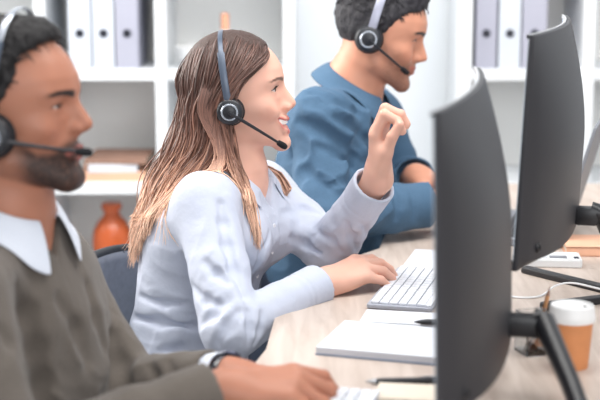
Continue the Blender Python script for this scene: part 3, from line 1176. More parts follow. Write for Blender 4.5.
def person(sp):
    """one seated person: a continuous body, and clothes, hair and eyes as its children"""
    j = sp['j']
    yaw = sp['yaw']
    yr = math.radians(yaw)
    fw = np.array([math.cos(yr), math.sin(yr), 0])
    lf = np.array([-math.sin(yr), math.cos(yr), 0])
    pel = np.array(sp['torso'][-1][0])
    root = thing('person', sp['label'], 'person', (float(pel[0]), float(pel[1]), 0.0), 0, None)
    Rm = rotm(*sp['head_rot'])
    s = sp['head_scale']
    hd = (Rm, np.array(sp['head']), s)
    hf, up, dn = head_field(sp)
    sp['_lips'] = (up, dn)

    # ---------------- body
    B = Field()
    B.add(lambda P: hf((P - hd[1]) @ Rm / s) * s, hd[1] + s * (Rm @ np.array([0, 0, .01])), .15 * s, .01)
    nb = np.array(sp['neck'])
    nr = sp['neck_r']
    B.cone(to_world(hd, (-.022, 0, -.045)), nb, nr * .96, nr * 1.08, .022)
    B.cone(nb, nb + np.array([0, 0, -.06]), nr * 1.08, nr * 1.1, .03)
    fn, c, reach = loft(sp['torso'], yaw, sp.get('under', -.022))
    B.add(fn, c, reach, .03)
    hands = []
    for sd in ('r', 'l'):
        sh, el, wr = j[sd + 's'], j[sd + 'e'], j[sd + 'w']
        a = sp['arm']
        B.cone(nb + np.array([0, 0, -.035 - sp.get('drop', 0)]), sh, nr * .72, a[0] * .62, .03)
        B.cone(sh, el, a[0] * .60, a[1] * .66, .03)
        B.cone(el, el + (np.asarray(wr) - el) * .6, a[1] * .66, a[2] * .95, .02)
        B.cone(el + (np.asarray(wr) - el) * .6, wr, a[2] * .95, a[2], .02)
        h = sp['hand_' + sd]
        B.cone(wr, np.asarray(wr) + vunit(h['d']) * .02, a[2], a[2] * .95, .012)
        hands.append(hand_into(B, wr, h['d'], h['n'], h['s'], h['curls'], h['spread'], h['thumb'], sp['hand_size']))
    me, P = B.mesh('body', sp['res'], 1)
    Pl = (P - hd[1]) @ Rm / s
    base = np.array(sp['skin'])
    col = np.tile(base, (len(P), 1))
    mh = (np.linalg.norm(Pl - np.array([0, 0, 0]), axis=1) < .19)
    col[mh] = head_color(sp, Pl[mh], base)
    # warmer knuckles and finger ends
    for h in hands:
        for pts, v, n, r in h:
            for q_ in pts[1:]:
                w = np.exp(-((P - q_) ** 2).sum(1) / (2 * .008 ** 2)) * .3
                col = col * (1 - w[:, None]) + base * np.array([1.0, .80, .74]) * w[:, None]
    col *= (1 + .05 * vnoise(P * 60))[:, None]
    set_color(me, np.clip(col, 0, 1))
    link('body', me, M['skin'], root, True, True)
    if sp.get('nails'):
        for h in hands:
            nails(root, h, M['nail'])
    eye_parts(root, hd, sp['iris'])

    # ---------------- top
    C = Field()
    fn, c, reach = loft(sp['torso'], yaw, 0)
    C.add(fn, c, reach, .02)
    cl = sp['sleeve']
    for sd in ('r', 'l'):
        sh, el, wr = [np.asarray(j[sd + q], float) for q in 'sew']
        fa = sp['cuff'][sd]
        we = el + (wr - el) * fa
        C.cone(nb + np.array([0, 0, -.045 - sp.get('drop', 0)]), sh, nr * .75, cl[0], .03)
        C.cone(sh, sh + (el - sh) * .55, cl[0] * 1.02, cl[1] * 1.0, sp.get('armk', .022))
        C.cone(sh + (el - sh) * .55, el, cl[1] * 1.0, cl[1] * .98, min(.012, sp.get('armk', .022)))
        C.cone(el, el + (we - el) * .6, cl[1] * .98, cl[2] * 1.08, .012)
        C.cone(el + (we - el) * .6, we, cl[2] * 1.08, cl[2], .012)
    for b in sp.get('bulges', []):
        C.ell(b[0], b[1], np.stack([fw, lf, np.array([0, 0, 1.])], 1), b[2])
    for f in sp['folds']:
        C.add(f, (0, 0, 0), 9, 0, 'd')
    # pressed-in creases where the cloth buckles
    for line, r_, k_ in sp.get('creases', []):
        hits = []
        for px, py in line:
            dv = ray(px, py)
            ys = np.arange(1.5, 3.6, .004)
            pt = np.array([0, 0, CZ])[None] + dv[None] * (ys / dv[1])[:, None]
            dd = C(pt)
            i0 = np.argmax(dd < 0)
            if dd[i0] < 0:
                hits.append(pt[i0])
        for i_, (a_, b_) in enumerate(zip(hits[:-1], hits[1:])):
            if np.linalg.norm(a_ - b_) < .12:
                ra = r_ * (.45 if i_ == 0 else 1)
                rb = r_ * (.45 if i_ == len(hits) - 2 else 1)
                mid_ = (a_ + b_) / 2
                C.add(lambda P, a_=a_, b_=b_, ra=ra, rb=rb: d_cone(P, a_, b_, ra, rb), mid_, np.linalg.norm(a_ - b_) / 2 + r_ + k_, k_, 's')
    for sd in ('r', 'l'):
        el, wr = np.asarray(j[sd + 'e'], float), np.asarray(j[sd + 'w'], float)
        d = vunit(wr - el)
        we = el + (wr - el) * sp['cuff'][sd]
        cb, cw = sp['cuff_band']                                        # cuff length, lift
        C.cone(we - d * cb, we, cl[2] + cw, cl[2] + cw * 1.2, .003)
        if sp.get('seam'):
            C.add(lambda P, d=d, we=we: np.sqrt((np.linalg.norm((P - we) - ((P - we) @ d)[:, None] * d, axis=1) - cl[2] - cw - .0005) ** 2 + ((P - we) @ d + cb - .002) ** 2) - .0022, we - d * cb, .06, .003, 's')
        C.add(lambda P, d=d, we=we: np.maximum(np.maximum(-((P - we) @ d), np.linalg.norm((P - we) - ((P - we) @ d)[:, None] * d, axis=1) - .065), (P - we) @ d - .07), we + d * .05, .10, .0015, 's')
        C.add(lambda P, d=d, we=we: np.maximum(d_cone(P, we - d * .035, we + d * .08, cl[2] + cw - .0068, cl[2] + cw * 1.2 - .0068), -(P - we) @ d - .035), we, .06, .001, 's')
    if sp.get('neckline'):
        C.add(sp['neckline'], nb, .16, .002, 's')
    zc = sp['hem']
    C.add(lambda P: zc - P[:, 2], (0, 0, 0), 9, .004, 'i')
    me, Pc = C.mesh(sp['top_name'], sp['cres'], 1)
    link(sp['top_name'], me, sp['top_mat'], root, True, True)

    # ---------------- trousers and shoes
    D = Field()
    hip = np.array([pel[0], pel[1], .56])
    D.ell(hip + np.array([0, 0, .03]), sp.get('hip', (.125, .165, .11)), np.stack([fw, lf, np.array([0, 0, 1.])], 1), .03)
    knees = []
    for sg in (1, -1):
        h0 = hip + lf * .085 * sg + fw * .02 - np.array([0, 0, .015])
        kn = h0 + fw * sp.get('thigh', .40) + lf * .03 * sg
        kn[2] = .52
        an = kn + fw * sp.get('shin', -.04)
        an[2] = .13
        D.cone(h0, kn, .078, .062, .03)
        D.cone(kn, an, .060, .048, .02)
        knees.append(an)
    D.add(folds([(aniso(fw, 12, 26), 1)], .004, 3), (0, 0, 0), 9, 0, 'd')
    D.add(lambda P: .12 - P[:, 2], (0, 0, 0), 9, .004, 'i')
    me, _ = D.mesh('trousers', .009, 1)
    link('trousers', me, sp['trouser_mat'], root, True, True)
    for an in knees:
        E = Field()
        E.cone(an + fw * -.03 + np.array([0, 0, -.085]), an + fw * .09 + np.array([0, 0, -.092]), .040, .036, .02)
        E.cone(an + fw * .09 + np.array([0, 0, -.092]), an + fw * .17 + np.array([0, 0, -.098]), .038, .030, .02)
        E.cone(an + np.array([0, 0, -.06]), an + np.array([0, 0, .0]), .042, .040, .03)
        E.add(lambda P: .002 - P[:, 2], (0, 0, 0), 9, .003, 'i')
        me, _ = E.mesh('shoe', .006, 1)
        link('shoe', me, M['shoe'], root, True, True)
    sp['_head'] = hf
    return root, hd, B, C


def near_gauss(c, r):
    c = np.asarray(c, float)
    return lambda P: np.exp(-((P - c) ** 2).sum(1) / (2 * r * r))


def short_cap(root, hd, name, m, r_infl, line, h=.0035, amp=.004, seed=1, extra=None, skull=None, head=None):
    """short hair: a layer over the cranium behind the hairline; line(x, y, z) < 0 keeps"""
    Rm, t, s = hd
    F_ = Field()

    def fn(P):
        L = (P - t) @ Rm / s
        c_, q_ = skull or ((-.010, 0, .044), (.099, .0765, .088))
        d = d_ell(L, c_, (q_[0] + r_infl, q_[1] + r_infl * .75, q_[2] + r_infl * 1.05))
        if head is not None:
            d = smin(d, head(L) - r_infl * .62, .006)
        if extra is not None:
            d = extra(L, d)
        q = L * np.array([1, 1, .45])
        d = d - amp * (vnoise(q * 110 + seed) * .55 + vnoise(q * 240 + 5 + seed) * .45)
        ed = line(L[:, 0], np.abs(L[:, 1]), L[:, 2]) + .004 * vnoise(L * 160 + 31)
        return smax(d, ed, .006) * s
    F_.add(fn, to_world(hd, (-.01, 0, .04)), .15, .001)
    me, P = F_.mesh(name, h, 1)
    return link(name, me, m, root, True, True)


# ------------------------------------------------------------------ the woman in the middle
WY = 2.70
wh = W(236, 101, WY)
wy = -22
wfw = np.array([math.cos(math.radians(wy)), math.sin(math.radians(wy)), 0])
wlf = np.array([-math.sin(math.radians(wy)), math.cos(math.radians(wy)), 0])
TY = 2.69
wt = [(W(236, 172, TY), .050, .058), (W(229, 183, TY), .078, .135), (W(219, 204, TY), .100, .168), (W(212, 235, TY), .120, .165), (W(204, 265, TY), .113, .148),
      (W(196, 300, TY), .108, .142), (W(190, 342, TY), .113, .160), (W(188, 395, TY), .12, .178)]
wj = dict(rs=W(206, 206, 2.55), re=W(231, 330, 2.375), rw=W(322, 284, 2.555), ls=W(262, 192, 2.86), le=W(330, 250, 2.72), lw=W(378, 179, 2.59))
wrd = vunit(W(366, 266, 2.60) - wj['rw'])


def w_neck(P):
    q = P - wt[0][0]
    u, v, z = q @ wfw, q @ wlf, q[:, 2]
    za = W(266, 216, 2.60)[2] - wt[0][0][2]
    w = np.interp(z, [za, za + .02, -.01, .05], [0, .010, .040, .055])
    d = np.maximum(np.maximum(np.abs(v) - w, -u), u - .15)
    hole = np.sqrt((u + .004) ** 2 + v ** 2) - .060
    return np.minimum(d, np.maximum(hole, -.004 - z)) * .8


def placket(P):
    q = P - wt[3][0]
    u, v = q @ wfw, q @ wlf
    w = sstep(.017, .014, np.abs(v)) * (u > .03)
    return -.0022 * w


arm_r = near_gauss(wj['re'], .085)
woman = dict(male=False, cran=((-.003, 0, .042), (.0925, .0755, .088)), smile=2, eye_open=.0057, brow=.001, nose=1.05, nose_up=.003, label='young woman in a white shirt with long hair, smiling with one hand raised',
             j=wj, yaw=wy, torso=wt, head=wh, head_rot=(-2, 7, 0), head_scale=.985, neck=W(238, 170, 2.70), neck_r=.047,
             arm=(.047, .038, .0265), hand_size=1.0, res=.0023, skin=lin(228, 178, 158), lip_col=lin(196, 104, 100), brow_col=lin(70, 46, 38), iris=(.07, .035, .02),
             nails=True, seam=True, sleeve=(.059, .052, .036), cuff=dict(r=.95, l=.93), cuff_band=(.055, .005), cres=.0032,
             hand_r=dict(d=wrd, n=(-.18, -.42, .88), s=(.15, .88, .42), curls=[(22, 22, 12), (24, 24, 14), (26, 26, 14), (28, 26, 14)], spread=(5, 1, -4, -10),
                         thumb=dict(a=38, out=1.0, down=.35, b2=wrd * .5, b3=wrd * .3, nail=(0, .4, .9))),
             hand_l=dict(d=(.02, -.08, 1.0), n=(-.96, .22, .05), s=(-.25, -.96, 0), curls=[(22, 92, 38), (20, 90, 42), (16, 86, 44), (12, 78, 40)], spread=(4, 1, -3, -8),
                         thumb=dict(a=16, out=1.0, down=.30, b2=(.18, .10, .35), b3=(.28, .05, .1), nail=(-.45, -.85, .2))),
             bulges=[(wt[3][0] + wfw * .085 + wlf * .062 + np.array([0, 0, .005]), (.062, .066, .066), .035),
                     (wt[3][0] + wfw * .085 - wlf * .062 + np.array([0, 0, .005]), (.062, .066, .066), .035)],
             folds=[folds([(aniso((.3, .2, 1), 10, 30), 1)], .0035, 1),
                    folds([(aniso((1, .3, .5), 12, 40), 1.0)], .0040, 2, near_gauss(wj['re'] + np.array([0.0, -.03, .02]), .09)),
                    folds([(aniso((1, .4, .3), 10, 40), 1.0)], .006, 4, near_gauss((wj['le'] * .7 + wj['lw'] * .3), .10)),
                    folds([(aniso(wfw + np.array([0, 0, -.25]), 7, 34), 1.0)], .006, 5, near_gauss(wt[5][0], .13)),
                    placket],
             creases=[([(221, 204), (224, 222), (227, 245), (234, 270), (244, 296)], .008, .014),
                      ([(238, 312), (228, 326), (219, 344)], .007, .016), ([(248, 312), (251, 328), (249, 346)], .006, .014), ([(262, 314), (261, 330), (256, 342)], .005, .012),
                      ([(228, 300), (214, 314), (204, 322)], .006, .016), ([(206, 262), (216, 274), (226, 282)], .005, .014), ([(192, 286), (206, 300), (218, 304)], .005, .014),
                      ([(133, 317), (160, 322), (196, 326)], .006, .014), ([(160, 351), (182, 347), (206, 338)], .006, .014), ([(140, 296), (165, 304), (188, 303)], .004, .012),
                      ([(284, 213), (304, 208), (322, 214), (341, 223)], .006, .014), ([(347, 223), (352, 236), (357, 250)], .005, .012), ([(318, 232), (332, 240), (340, 252)], .005, .012),
                      ([(290, 238), (306, 244), (320, 252)], .005, .012), ([(356, 208), (364, 222), (366, 234)], .004, .010), ([(270, 232), (262, 252), (252, 272)], .004, .010)],
             neckline=w_neck, hip=(.108, .150, .10), hem=float(W(190, 374, TY)[2]), top_name='shirt', top_mat=M['shirt_white'], trouser_mat=M['jeans'])
wroot, whd, wB, wC = person(woman)
Rw = np.stack([wfw, wlf, np.array([0, 0, 1.])], 1)
collar(wroot, 'shirt_collar', M['shirt_white'], wt[0][0] + np.array([0, 0, -.012]) + wfw * .004, Rw, .060, .062, .016, .026, .62, .028, tilt=.03, over=wC, lift=.004)
for f_ in (.10, .38, .66, .94):
    a, b = W(268, 216, 2.6), W(262, 296, 2.6)
    c = wt[3][0] * (1 - f_) + wt[5][0] * f_ + np.array([0, 0, .045 * (1 - f_)])
    for _ in range(1):
        ts = np.linspace(.30, .02, 200)
        pts = c[None] + ts[:, None] * wfw[None]
        dd = wC(pts)
        k = int(np.argmax(dd < 0))
        bp_ = pts[k]
    mt = Matrix.Translation(bp_ - wfw * .0005) @ Matrix(np.stack([wlf, np.array([0, 0, 1.]), wfw], 1).tolist()).to_4x4()
    MB().lathe([(0, 0), (.0052, 0), (.0056, .001), (.0050, .0022), (.0030, .0018), (0, .0018)], 20, mt).build('button', M['button'], wroot, True, True)
# teeth
tp = []
for i in range(25):
    u = -1 + 2 * i / 24
    y = .0275 * u
    x = .0930 - .0150 * abs(u) ** 2.1
    tp.append((x + .0004 * abs(math.sin(u * 12.5)), y, 0))
mb = MB()
vs, fs = [], []
for i, (x, y, _) in enumerate(tp):
    lift = .0100 * abs(u) ** 1.7
    for zz, xo in ((-.0490, -.003), (-.0510, .0010), (-.0570, .0018), (-.0640, .0006), (-.0643, -.003)):
        vs.append(to_world(whd, (x + xo, y, zz + lift)))
for i in range(24):
    for k in range(4):
        fs.append([i * 5 + k, (i + 1) * 5 + k, (i + 1) * 5 + k + 1, i * 5 + k + 1])
mb.add(vs, fs).build('upper_teeth', M['teeth'], wroot, True, True)
# lashes
paths = []
for sd in (1, -1):
    for i in range(15):
        u = -1 + 2 * i / 14
        y = EYE[1] + .0135 * u
        z = EYE[2] - .0006 + .0056 * (1 - abs(u) ** 2.2)
        x = EYE[0] + math.sqrt(max(.0141 ** 2 - (y - EYE[1]) ** 2 - (z - EYE[2]) ** 2, 0))
        paths.append([(x - .0008, y * sd, z), (x + .0028, (y + .0012 * u) * sd, z + .0006), (x + .0052, (y + .0028 * u) * sd, z + .0026)])
M['lash'] = mat('eyelash', lin(36, 26, 24), 0.6, noise=(60, 0.05))
for k_ in (0, 15):
    short_hairs(wroot, whd, 'eyelashes', paths[k_:k_ + 15], .0007, None, M['lash'])


# long hair
def scalp(d):
    """point on the scalp in a direction from the cranium centre, in head space"""
    d = vunit(d)
    r = np.array([.0930, .0762, .0885])
    return np.array([-.003, 0, .043]) + d / np.linalg.norm(d / r)


HC = Field()
HC.add(lambda P: d_ell((P - whd[1]) @ whd[0] / whd[2], (-.003, 0, .043), (.0930, .0765, .0885)) * whd[2], whd[1], .16, .001)
HC.cone(to_world(whd, (-.022, 0, -.045)), woman['neck'], .050, .054, .02)
HC.ell(to_world(whd, (0, -.078, -.002)), (.02, .012, .03), None, .01)
for o_ in wC.ops:
    if o_[0] == 'u':
        HC.ops.append(o_)


def catmull(pts, n):
    p = np.array(pts, float)
    p = np.vstack([2 * p[0] - p[1], p, 2 * p[-1] - p[-2]])
    out = []
    m = len(pts) - 1
    for i in range(n):
        u = i / (n - 1) * m
        k = min(int(u), m - 1)
        t = u - k
        a, b, c, d = p[k:k + 4]
        out.append(.5 * ((2 * b) + (c - a) * t + (2 * a - 5 * b + 4 * c - d) * t * t + (3 * b - a - 3 * c + d) * t ** 3))
    return np.array(out)


def keyed(s, ks, vals):
    return np.array([np.interp(s, ks, [v[i] for v in vals]) for i in range(len(vals[0]))])


NS = 30
strands, radii, tones, marg = [], [], [], []


def add_strand(pts, r, tone, mg):
    strands.append(catmull(pts, NS))
    radii.append(r)
    tones.append(tone)
    marg.append(mg)


hw = lambda p: to_world(whd, p)
g = lambda a, b: rng.normal(a, b)
# near side, combed back from the hairline and the parting
for i in range(2300):
    s_ = (i + rng.random()) / 2300
    v = rng.random()
    # root: along the parting (v small) or along the side
    rt = keyed(s_, [0, .25, .6, 1], [(.92, .02, .66), (.55, .02, .92), (-.25, .0, 1.0), (-.85, .0, .65)])
    rt = rt + np.array([-.05 * v, -.55 * v * (1 - .35 * s_), -.22 * v])
    p0 = scalp(rt)
    p1 = keyed(s_, [0, .25, .6, 1], [(.068, -.055, .079), (.016, -.082, .062), (-.054, -.066, .062), (-.094, -.012, .050)])
    p2 = keyed(s_, [0, .25, .6, 1], [(.000, -.088, .030), (-.030, -.086, .006), (-.080, -.058, -.006), (-.109, -.006, -.006)])
    p1 = p1 + rng.normal(0, .005, 3)
    p2 = p2 + rng.normal(0, .005, 3)
    if s_ < .20:
        u = s_ / .2
        q3 = W(g(230 - 3 * u, 2.5), 140, g(2.625, .008))
        q4 = W(g(238, 4), 182, g(2.60, .012))
        e_ = rng.random() ** 1.6
        q5 = W(g(244 + 3 * e_, 2.2), 196 + 22 * e_, g(2.565, .006))
        q6 = W(g(246 + 8 * e_, 1.6), 205 + 44 * e_, g(2.555, .005))
    else:
        u = (s_ - .2) / .8
        u = u ** .85
        q3 = W(g(217 - 47 * u, 3), g(146, 2), g(2.63 + .05 * u, .008))
        q4 = W(g(198 - 48 * u, 4), g(178, 3), g(2.62 + .05 * u, .010))
        q5 = W(g(166 - 26 * u, 2.6), g(212, 4), g(2.60 + .05 * u, .012))
        L = rng.random()
        q6 = W(g(151 - 21 * u, 2.2), 216 + 54 * L * (.4 + .6 * u), g(2.59 + .05 * u, .012))
    add_strand([hw(p0), hw(p1), hw(p2), q3, q4, q5, q6], abs(g(.00115, .0003)), g(0, 1), abs(g(.004, .004)) + .001)
# stray locks that lie across the near shoulder
for i in range(80):
    u = rng.random()
    p0 = scalp((.2 - .6 * u, -.2, .9))
    p1 = (.0 - .05 * u, -.084, .05)
    p2 = (-.03 - .04 * u, -.088, -.01)
    x5 = 152 + 50 * rng.random()
    add_strand([hw(p0), hw(p1), hw(p2), W(g(222, 3), 150, 2.61), W(g(212, 4), 178, 2.58), W(x5 + 14, 198, 2.56), W(x5, 206 + 40 * rng.random(), 2.55)], .0011, g(.8, .8), .002)
# far side, falling in front of the far shoulder and behind the neck
for i in range(380):
    s_ = i / 380
    v = rng.random()
    rt = keyed(s_, [0, .5, 1], [(.92, .05, .66), (.1, .05, 1.0), (-.85, .05, .65)]) + np.array([-.05 * v, .6 * v, -.2 * v])
    p1 = keyed(s_, [0, .5, 1], [(.045, .066, .070), (-.04, .078, .06), (-.093, .02, .05)])
    p2 = keyed(s_, [0, .5, 1], [(.004, .088, .010), (-.05, .082, .0), (-.107, .02, -.004)])
    if s_ < .5:
        q = [W(g(244, 3), 150, g(2.775, .008)), W(g(252, 3), 185, g(2.775, .01)), W(g(262, 2.5), g(206, 3), 2.77), W(g(264, 2), g(228, 6), 2.76)]
    else:
        u = (s_ - .5) * 2
        q = [W(g(225 - 50 * u, 4), 150, 2.76), W(g(200 - 40 * u, 4), 180, 2.76), W(g(172 - 28 * u, 4), 215, 2.75), W(g(150 - 18 * u, 4), g(248, 8), 2.74)]
    add_strand([hw(scalp(rt)), hw(p1), hw(p2)] + q, abs(g(.0017, .0004)), g(-.3, 1), abs(g(.004, .004)) + .001)
ST = np.array(strands)
MG = np.array(marg)[:, None] * np.concatenate([np.linspace(.25, 1, 6), np.ones(NS - 6)])[None]
for it in range(5):
    F2 = ST.reshape(-1, 3)
    d = HC(F2)
    pen = np.clip(MG.ravel() - d, 0, .03)
    gsel = pen > 1e-5
    gr = HC.grad(F2[gsel])
    F2[gsel] += gr * pen[gsel][:, None]
    ST = F2.reshape(ST.shape)
    if it < 4:
        ST[:, 1:-1] = .5 * ST[:, 1:-1] + .25 * (ST[:, :-2] + ST[:, 2:])
K = 5
tg = np.gradient(ST, axis=1)
tg /= np.linalg.norm(tg, axis=2, keepdims=True) + 1e-9
ref = np.array([.3, -.9, .2])
a_ = np.cross(tg, ref)
a_ /= np.linalg.norm(a_, axis=2, keepdims=True) + 1e-9
b_ = np.cross(tg, a_)
prof = np.interp(np.linspace(0, 1, NS), [0, .08, .6, .9, 1], [.5, 1, 1, .7, .15])
an = np.arange(K) * 2 * math.pi / K
rr = np.array(radii)[:, None] * prof[None]
V = ST[:, :, None, :] + rr[:, :, None, None] * (np.cos(an)[None, None, :, None] * a_[:, :, None, :] + np.sin(an)[None, None, :, None] * b_[:, :, None, :])
ns = len(ST)
idx = np.arange(ns * NS * K).reshape(ns, NS, K)
q = np.stack([idx[:, :-1], np.roll(idx, -1, 2)[:, :-1], np.roll(idx, -1, 2)[:, 1:], idx[:, 1:]], -1).reshape(-1, 4)
me = bpy.data.meshes.new('hair')
me.from_pydata(V.reshape(-1, 3).tolist(), [], q.tolist())
t_ = np.linspace(0, 1, NS)[None, :, None]
tn = np.clip(np.array(tones), -2, 2)[:, None, None]
ramp = [np.interp(np.clip(t_ + .07 * tn, 0, 1), [0, .3, .55, .75, 1], [lin(*c)[k] for c in ((82, 60, 54), (104, 75, 66), (138, 99, 84), (190, 147, 124), (232, 192, 166))]) for k in range(3)]
cc = np.stack([np.broadcast_to(r * (1 + .22 * tn), (ns, NS, K)) for r in ramp], -1).reshape(-1, 3)
set_color(me, np.clip(cc, 0, 1))
link('hair', me, M['hair_strands'], wroot, True, True)
M['hair_brown'] = mat('hair_brown', lin(66, 46, 40), 0.6, bump=(200, 0.8, 0.003, (1, 1, 0.3)))
short_cap(wroot, whd, 'hair_under_layer', M['hair_brown'], .0065, lambda x, y, z: np.where(z > .02, x - (.016 + .76 * (z - .025)) + .10 * (y < 0), x + .0), amp=.001, skull=((-.003, 0, .044), (.0925, .0765, .088)))
headset('black headset with a boom microphone worn by the smiling woman', whd, -1, (.078, -.056, -.085), 'band', cup_c=(-.005, .096, -.009), cup=.86, tilt=-.04)
# ------------------------------------------------------------------ the bearded man at the near end
def frame(yaw):
    y = math.radians(yaw)
    return np.array([math.cos(y), math.sin(y), 0]), np.array([-math.sin(y), math.cos(y), 0])


def round_neck(c, fw, lf, r, front_drop, vee=0.0):
    def fn(P):
        q = P - c
        u, v, z = q @ fw, q @ lf, q[:, 2]
        lim = -.004 - front_drop * sstep(-.02, .09, u)
        hole = np.sqrt((u - .008) ** 2 + v ** 2) - r
        d = np.maximum(hole, lim - z)
        if vee:
            w = np.interp(z, [-vee, -.01, .05], [0, .045, .055])
            d = np.minimum(d, np.maximum(np.maximum(np.abs(v) - w, -u), u - .16))
        return d * .8
    return fn


ly = -20
lfw, llf = frame(ly)
LY = 2.06
lt = [(W(6, 214, 2.07), .062, .070), (W(2, 246, 2.08), .092, .160), (W(-2, 276, 2.08), .120, .205), (W(0, 310, 2.08), .138, .212),
      (W(10, 370, 2.08), .142, .205), (W(16, 430, 2.08), .145, .20), (W(14, 500, 2.08), .14, .19)]
lj = dict(rs=W(-42, 300, 1.87), re=W(10, 462, 1.77), rw=W(226, 390, 1.90), ls=W(60, 284, 2.24), le=W(128, 390, 2.14), lw=W(228, 378, 2.035))
man1 = dict(under=-.036, male=True, smile=0, eye_open=.0038, nose=1.1, nose_up=.007, label='bearded man in an olive grey sweater, sitting nearest in profile',
            j=lj, yaw=ly, torso=lt, head=W(14, 117, LY), head_rot=(-11, 3, 0), head_scale=1.02, neck=W(8, 206, 2.065), neck_r=.058,
            arm=(.052, .042, .030), hand_size=1.10, drop=.03, armk=.005, res=.0028, skin=lin(180, 122, 98), lip_col=lin(168, 92, 82), brow_col=lin(34, 26, 26), brow_w=1.0, brow_t=1.35, iris=(.03, .018, .012),
            beard=.93, beard_col=lin(40, 30, 28), sleeve=(.068, .057, .043), cuff=dict(r=.94, l=.86), cuff_band=(.05, .003), cres=.0042,
            hand_r=dict(d=(1, .08, .06), n=(-.1, -.25, .95), s=(0, .95, .25), curls=[(22, 40, 22), (30, 50, 26), (34, 58, 28), (30, 54, 28)], spread=(11, 3, -7, -16),
                        thumb=dict(a=40, out=1.0, down=.45, b2=(.5, 0, -.1), b3=(.3, 0, 0), nail=(0, .5, .8))),
            hand_l=dict(d=(1, -.12, .02), n=(0, .2, .97), s=(0, -.95, .2), curls=[(26, 34, 18), (28, 36, 20), (30, 40, 22), (30, 40, 22)], spread=(6, 1, -5, -11),
                        thumb=dict(a=40, out=1.0, down=.35, b2=(.5, 0, -.1), b3=(.3, 0, 0), nail=(0, -.5, .8))),
            folds=[folds([(aniso((.3, .2, 1), 6, 16), 1)], .006, 11), folds([(aniso((.8, -.3, -.5), 7, 22), 1)], .012, 12, near_gauss(W(60, 380, 2.0), .14)),
                   folds([(aniso((1, .1, .1), 9, 30), 1)], .006, 13, near_gauss(lj['le'], .1))],
            creases=[([(18, 288), (27, 312), (36, 350), (42, 384), (44, 410)], .014, .018), ([(112, 335), (119, 360), (124, 385), (128, 402)], .014, .018),
                     ([(150, 366), (156, 376), (158, 386)], .006, .014), ([(168, 362), (172, 372), (172, 382)], .005, .012), ([(0, 330), (10, 342), (24, 346)], .008, .018),
                     ([(60, 300), (78, 330), (88, 362)], .006, .024), ([(88, 286), (98, 318), (106, 348)], .005, .020)],
            neckline=round_neck(lt[0][0] + np.array([0, 0, .004]), lfw, llf, .068, .024, .065), hem=.50, top_name='sweater', top_mat=M['sweater'], trouser_mat=M['navy'])
lroot, lhd, lB, lC = person(man1)
collar(lroot, 'shirt_collar', M['shirt_pale'], W(7, 203, 2.067) + np.array([0, 0, -.006]), np.stack([lfw, llf, np.array([0, 0, 1.])], 1) @ rotm(0, -16, 0), .070, .073, .038, .064, .34, .040, tilt=.024, over=lC, lift=.006)
# shirt body that shows inside the sweater neck
mb = Field()
fn, c_, reach_ = loft(lt, ly, -.014)
mb.add(fn, c_, reach_, .01)
mb.add(lambda P: (lt[2][0][2] + .005) - P[:, 2], (0, 0, 0), 9, .004, 'i')
mb.add(round_neck(lt[0][0] + np.array([0, 0, .012]), lfw, llf, .062, .010, .045), lt[0][0], .12, .002, 's')
me_, _ = mb.mesh('shirt', .005, 1)
link('shirt', me_, M['shirt_pale'], lroot, True, True)
# shirt cuffs below the sweater sleeves
for sd in ('l',):
    el, wr = lj[sd + 'e'], lj[sd + 'w']
    d = vunit(wr - el)
    a = el + (wr - el) * .84
    b = el + (wr - el) * .955
    mt = Vector(d).to_track_quat('Z', 'X').to_matrix().to_4x4()
    mt.translation = Vector(a)
    L = float(np.linalg.norm(b - a))
    MB().lathe([(.0400, 0), (.0405, L * .5), (.0400, L - .001), (.0390, L), (.0375, L - .001), (.0375, 0), (.0400, 0)], 36, mt).build('shirt_cuff', M['shirt_pale'], lroot, True, True)


def hair_line(table, back=-.055):
    """keeps the scalp above the nape, behind the forehead and round the ear; table: (height, front limit)"""
    def fn(x, y, z):
        lim = np.interp(z, [t_[0] for t_ in table], [t_[1] for t_ in table])
        return np.maximum(x - lim, back - z + .25 * np.clip(x + .06, 0, 1)) * .8
    return fn


def quiff(amount, x0, z0, r):
    def fn(L, d):
        return smin(d, d_ell(L, (x0, 0, z0), r), .03) if amount else d
    return fn


M['hair_black'] = mat('hair_black', lin(22, 18, 20), 0.65, bump=(240, 0.9, 0.004, (1, 1, 0.4)), noise=(180, 0.3))
M['hair_dark'] = mat('hair_dark', lin(34, 32, 38), 0.65, bump=(240, 0.9, 0.004, (1, 1, 0.4)), noise=(180, 0.35))


def tufts(root, hd, name, m, n, line, length, r, lift, sweep, infl=.006, zmin=-.03):
    """many short locks over the cap"""
    paths = []
    k = 0
    while len(paths) < n and k < n * 40:
        k += 1
        d = rng.normal(0, 1, 3)
        d[2] = abs(d[2]) * 1.1 - .35
        d = vunit(d)
        p = np.array([-.010, 0, .044]) + d / np.linalg.norm(d / np.array([.099 + infl, .0765 + infl * .75, .088 + infl]))
        if p[2] < zmin or line(np.array([p[0]]), np.array([abs(p[1])]), np.array([p[2]]))[0] > -.001:
            continue
        top = sstep(.03, .10, np.array([p[2]]))[0]
        l = length * (.35 + .65 * top) * rng.uniform(.7, 1.2)
        t_ = np.array(sweep) + rng.normal(0, .25, 3)
        t_ = t_ - d * (t_ @ d)
        t_ = vunit(t_)
        paths.append([p - d * .002, p + t_ * l * .4 + d * l * lift * .5, p + t_ * l * .8 + d * l * lift * .55, p + t_ * l + d * l * lift * .3])
    return short_hairs(root, hd, name, paths, r, None, m)


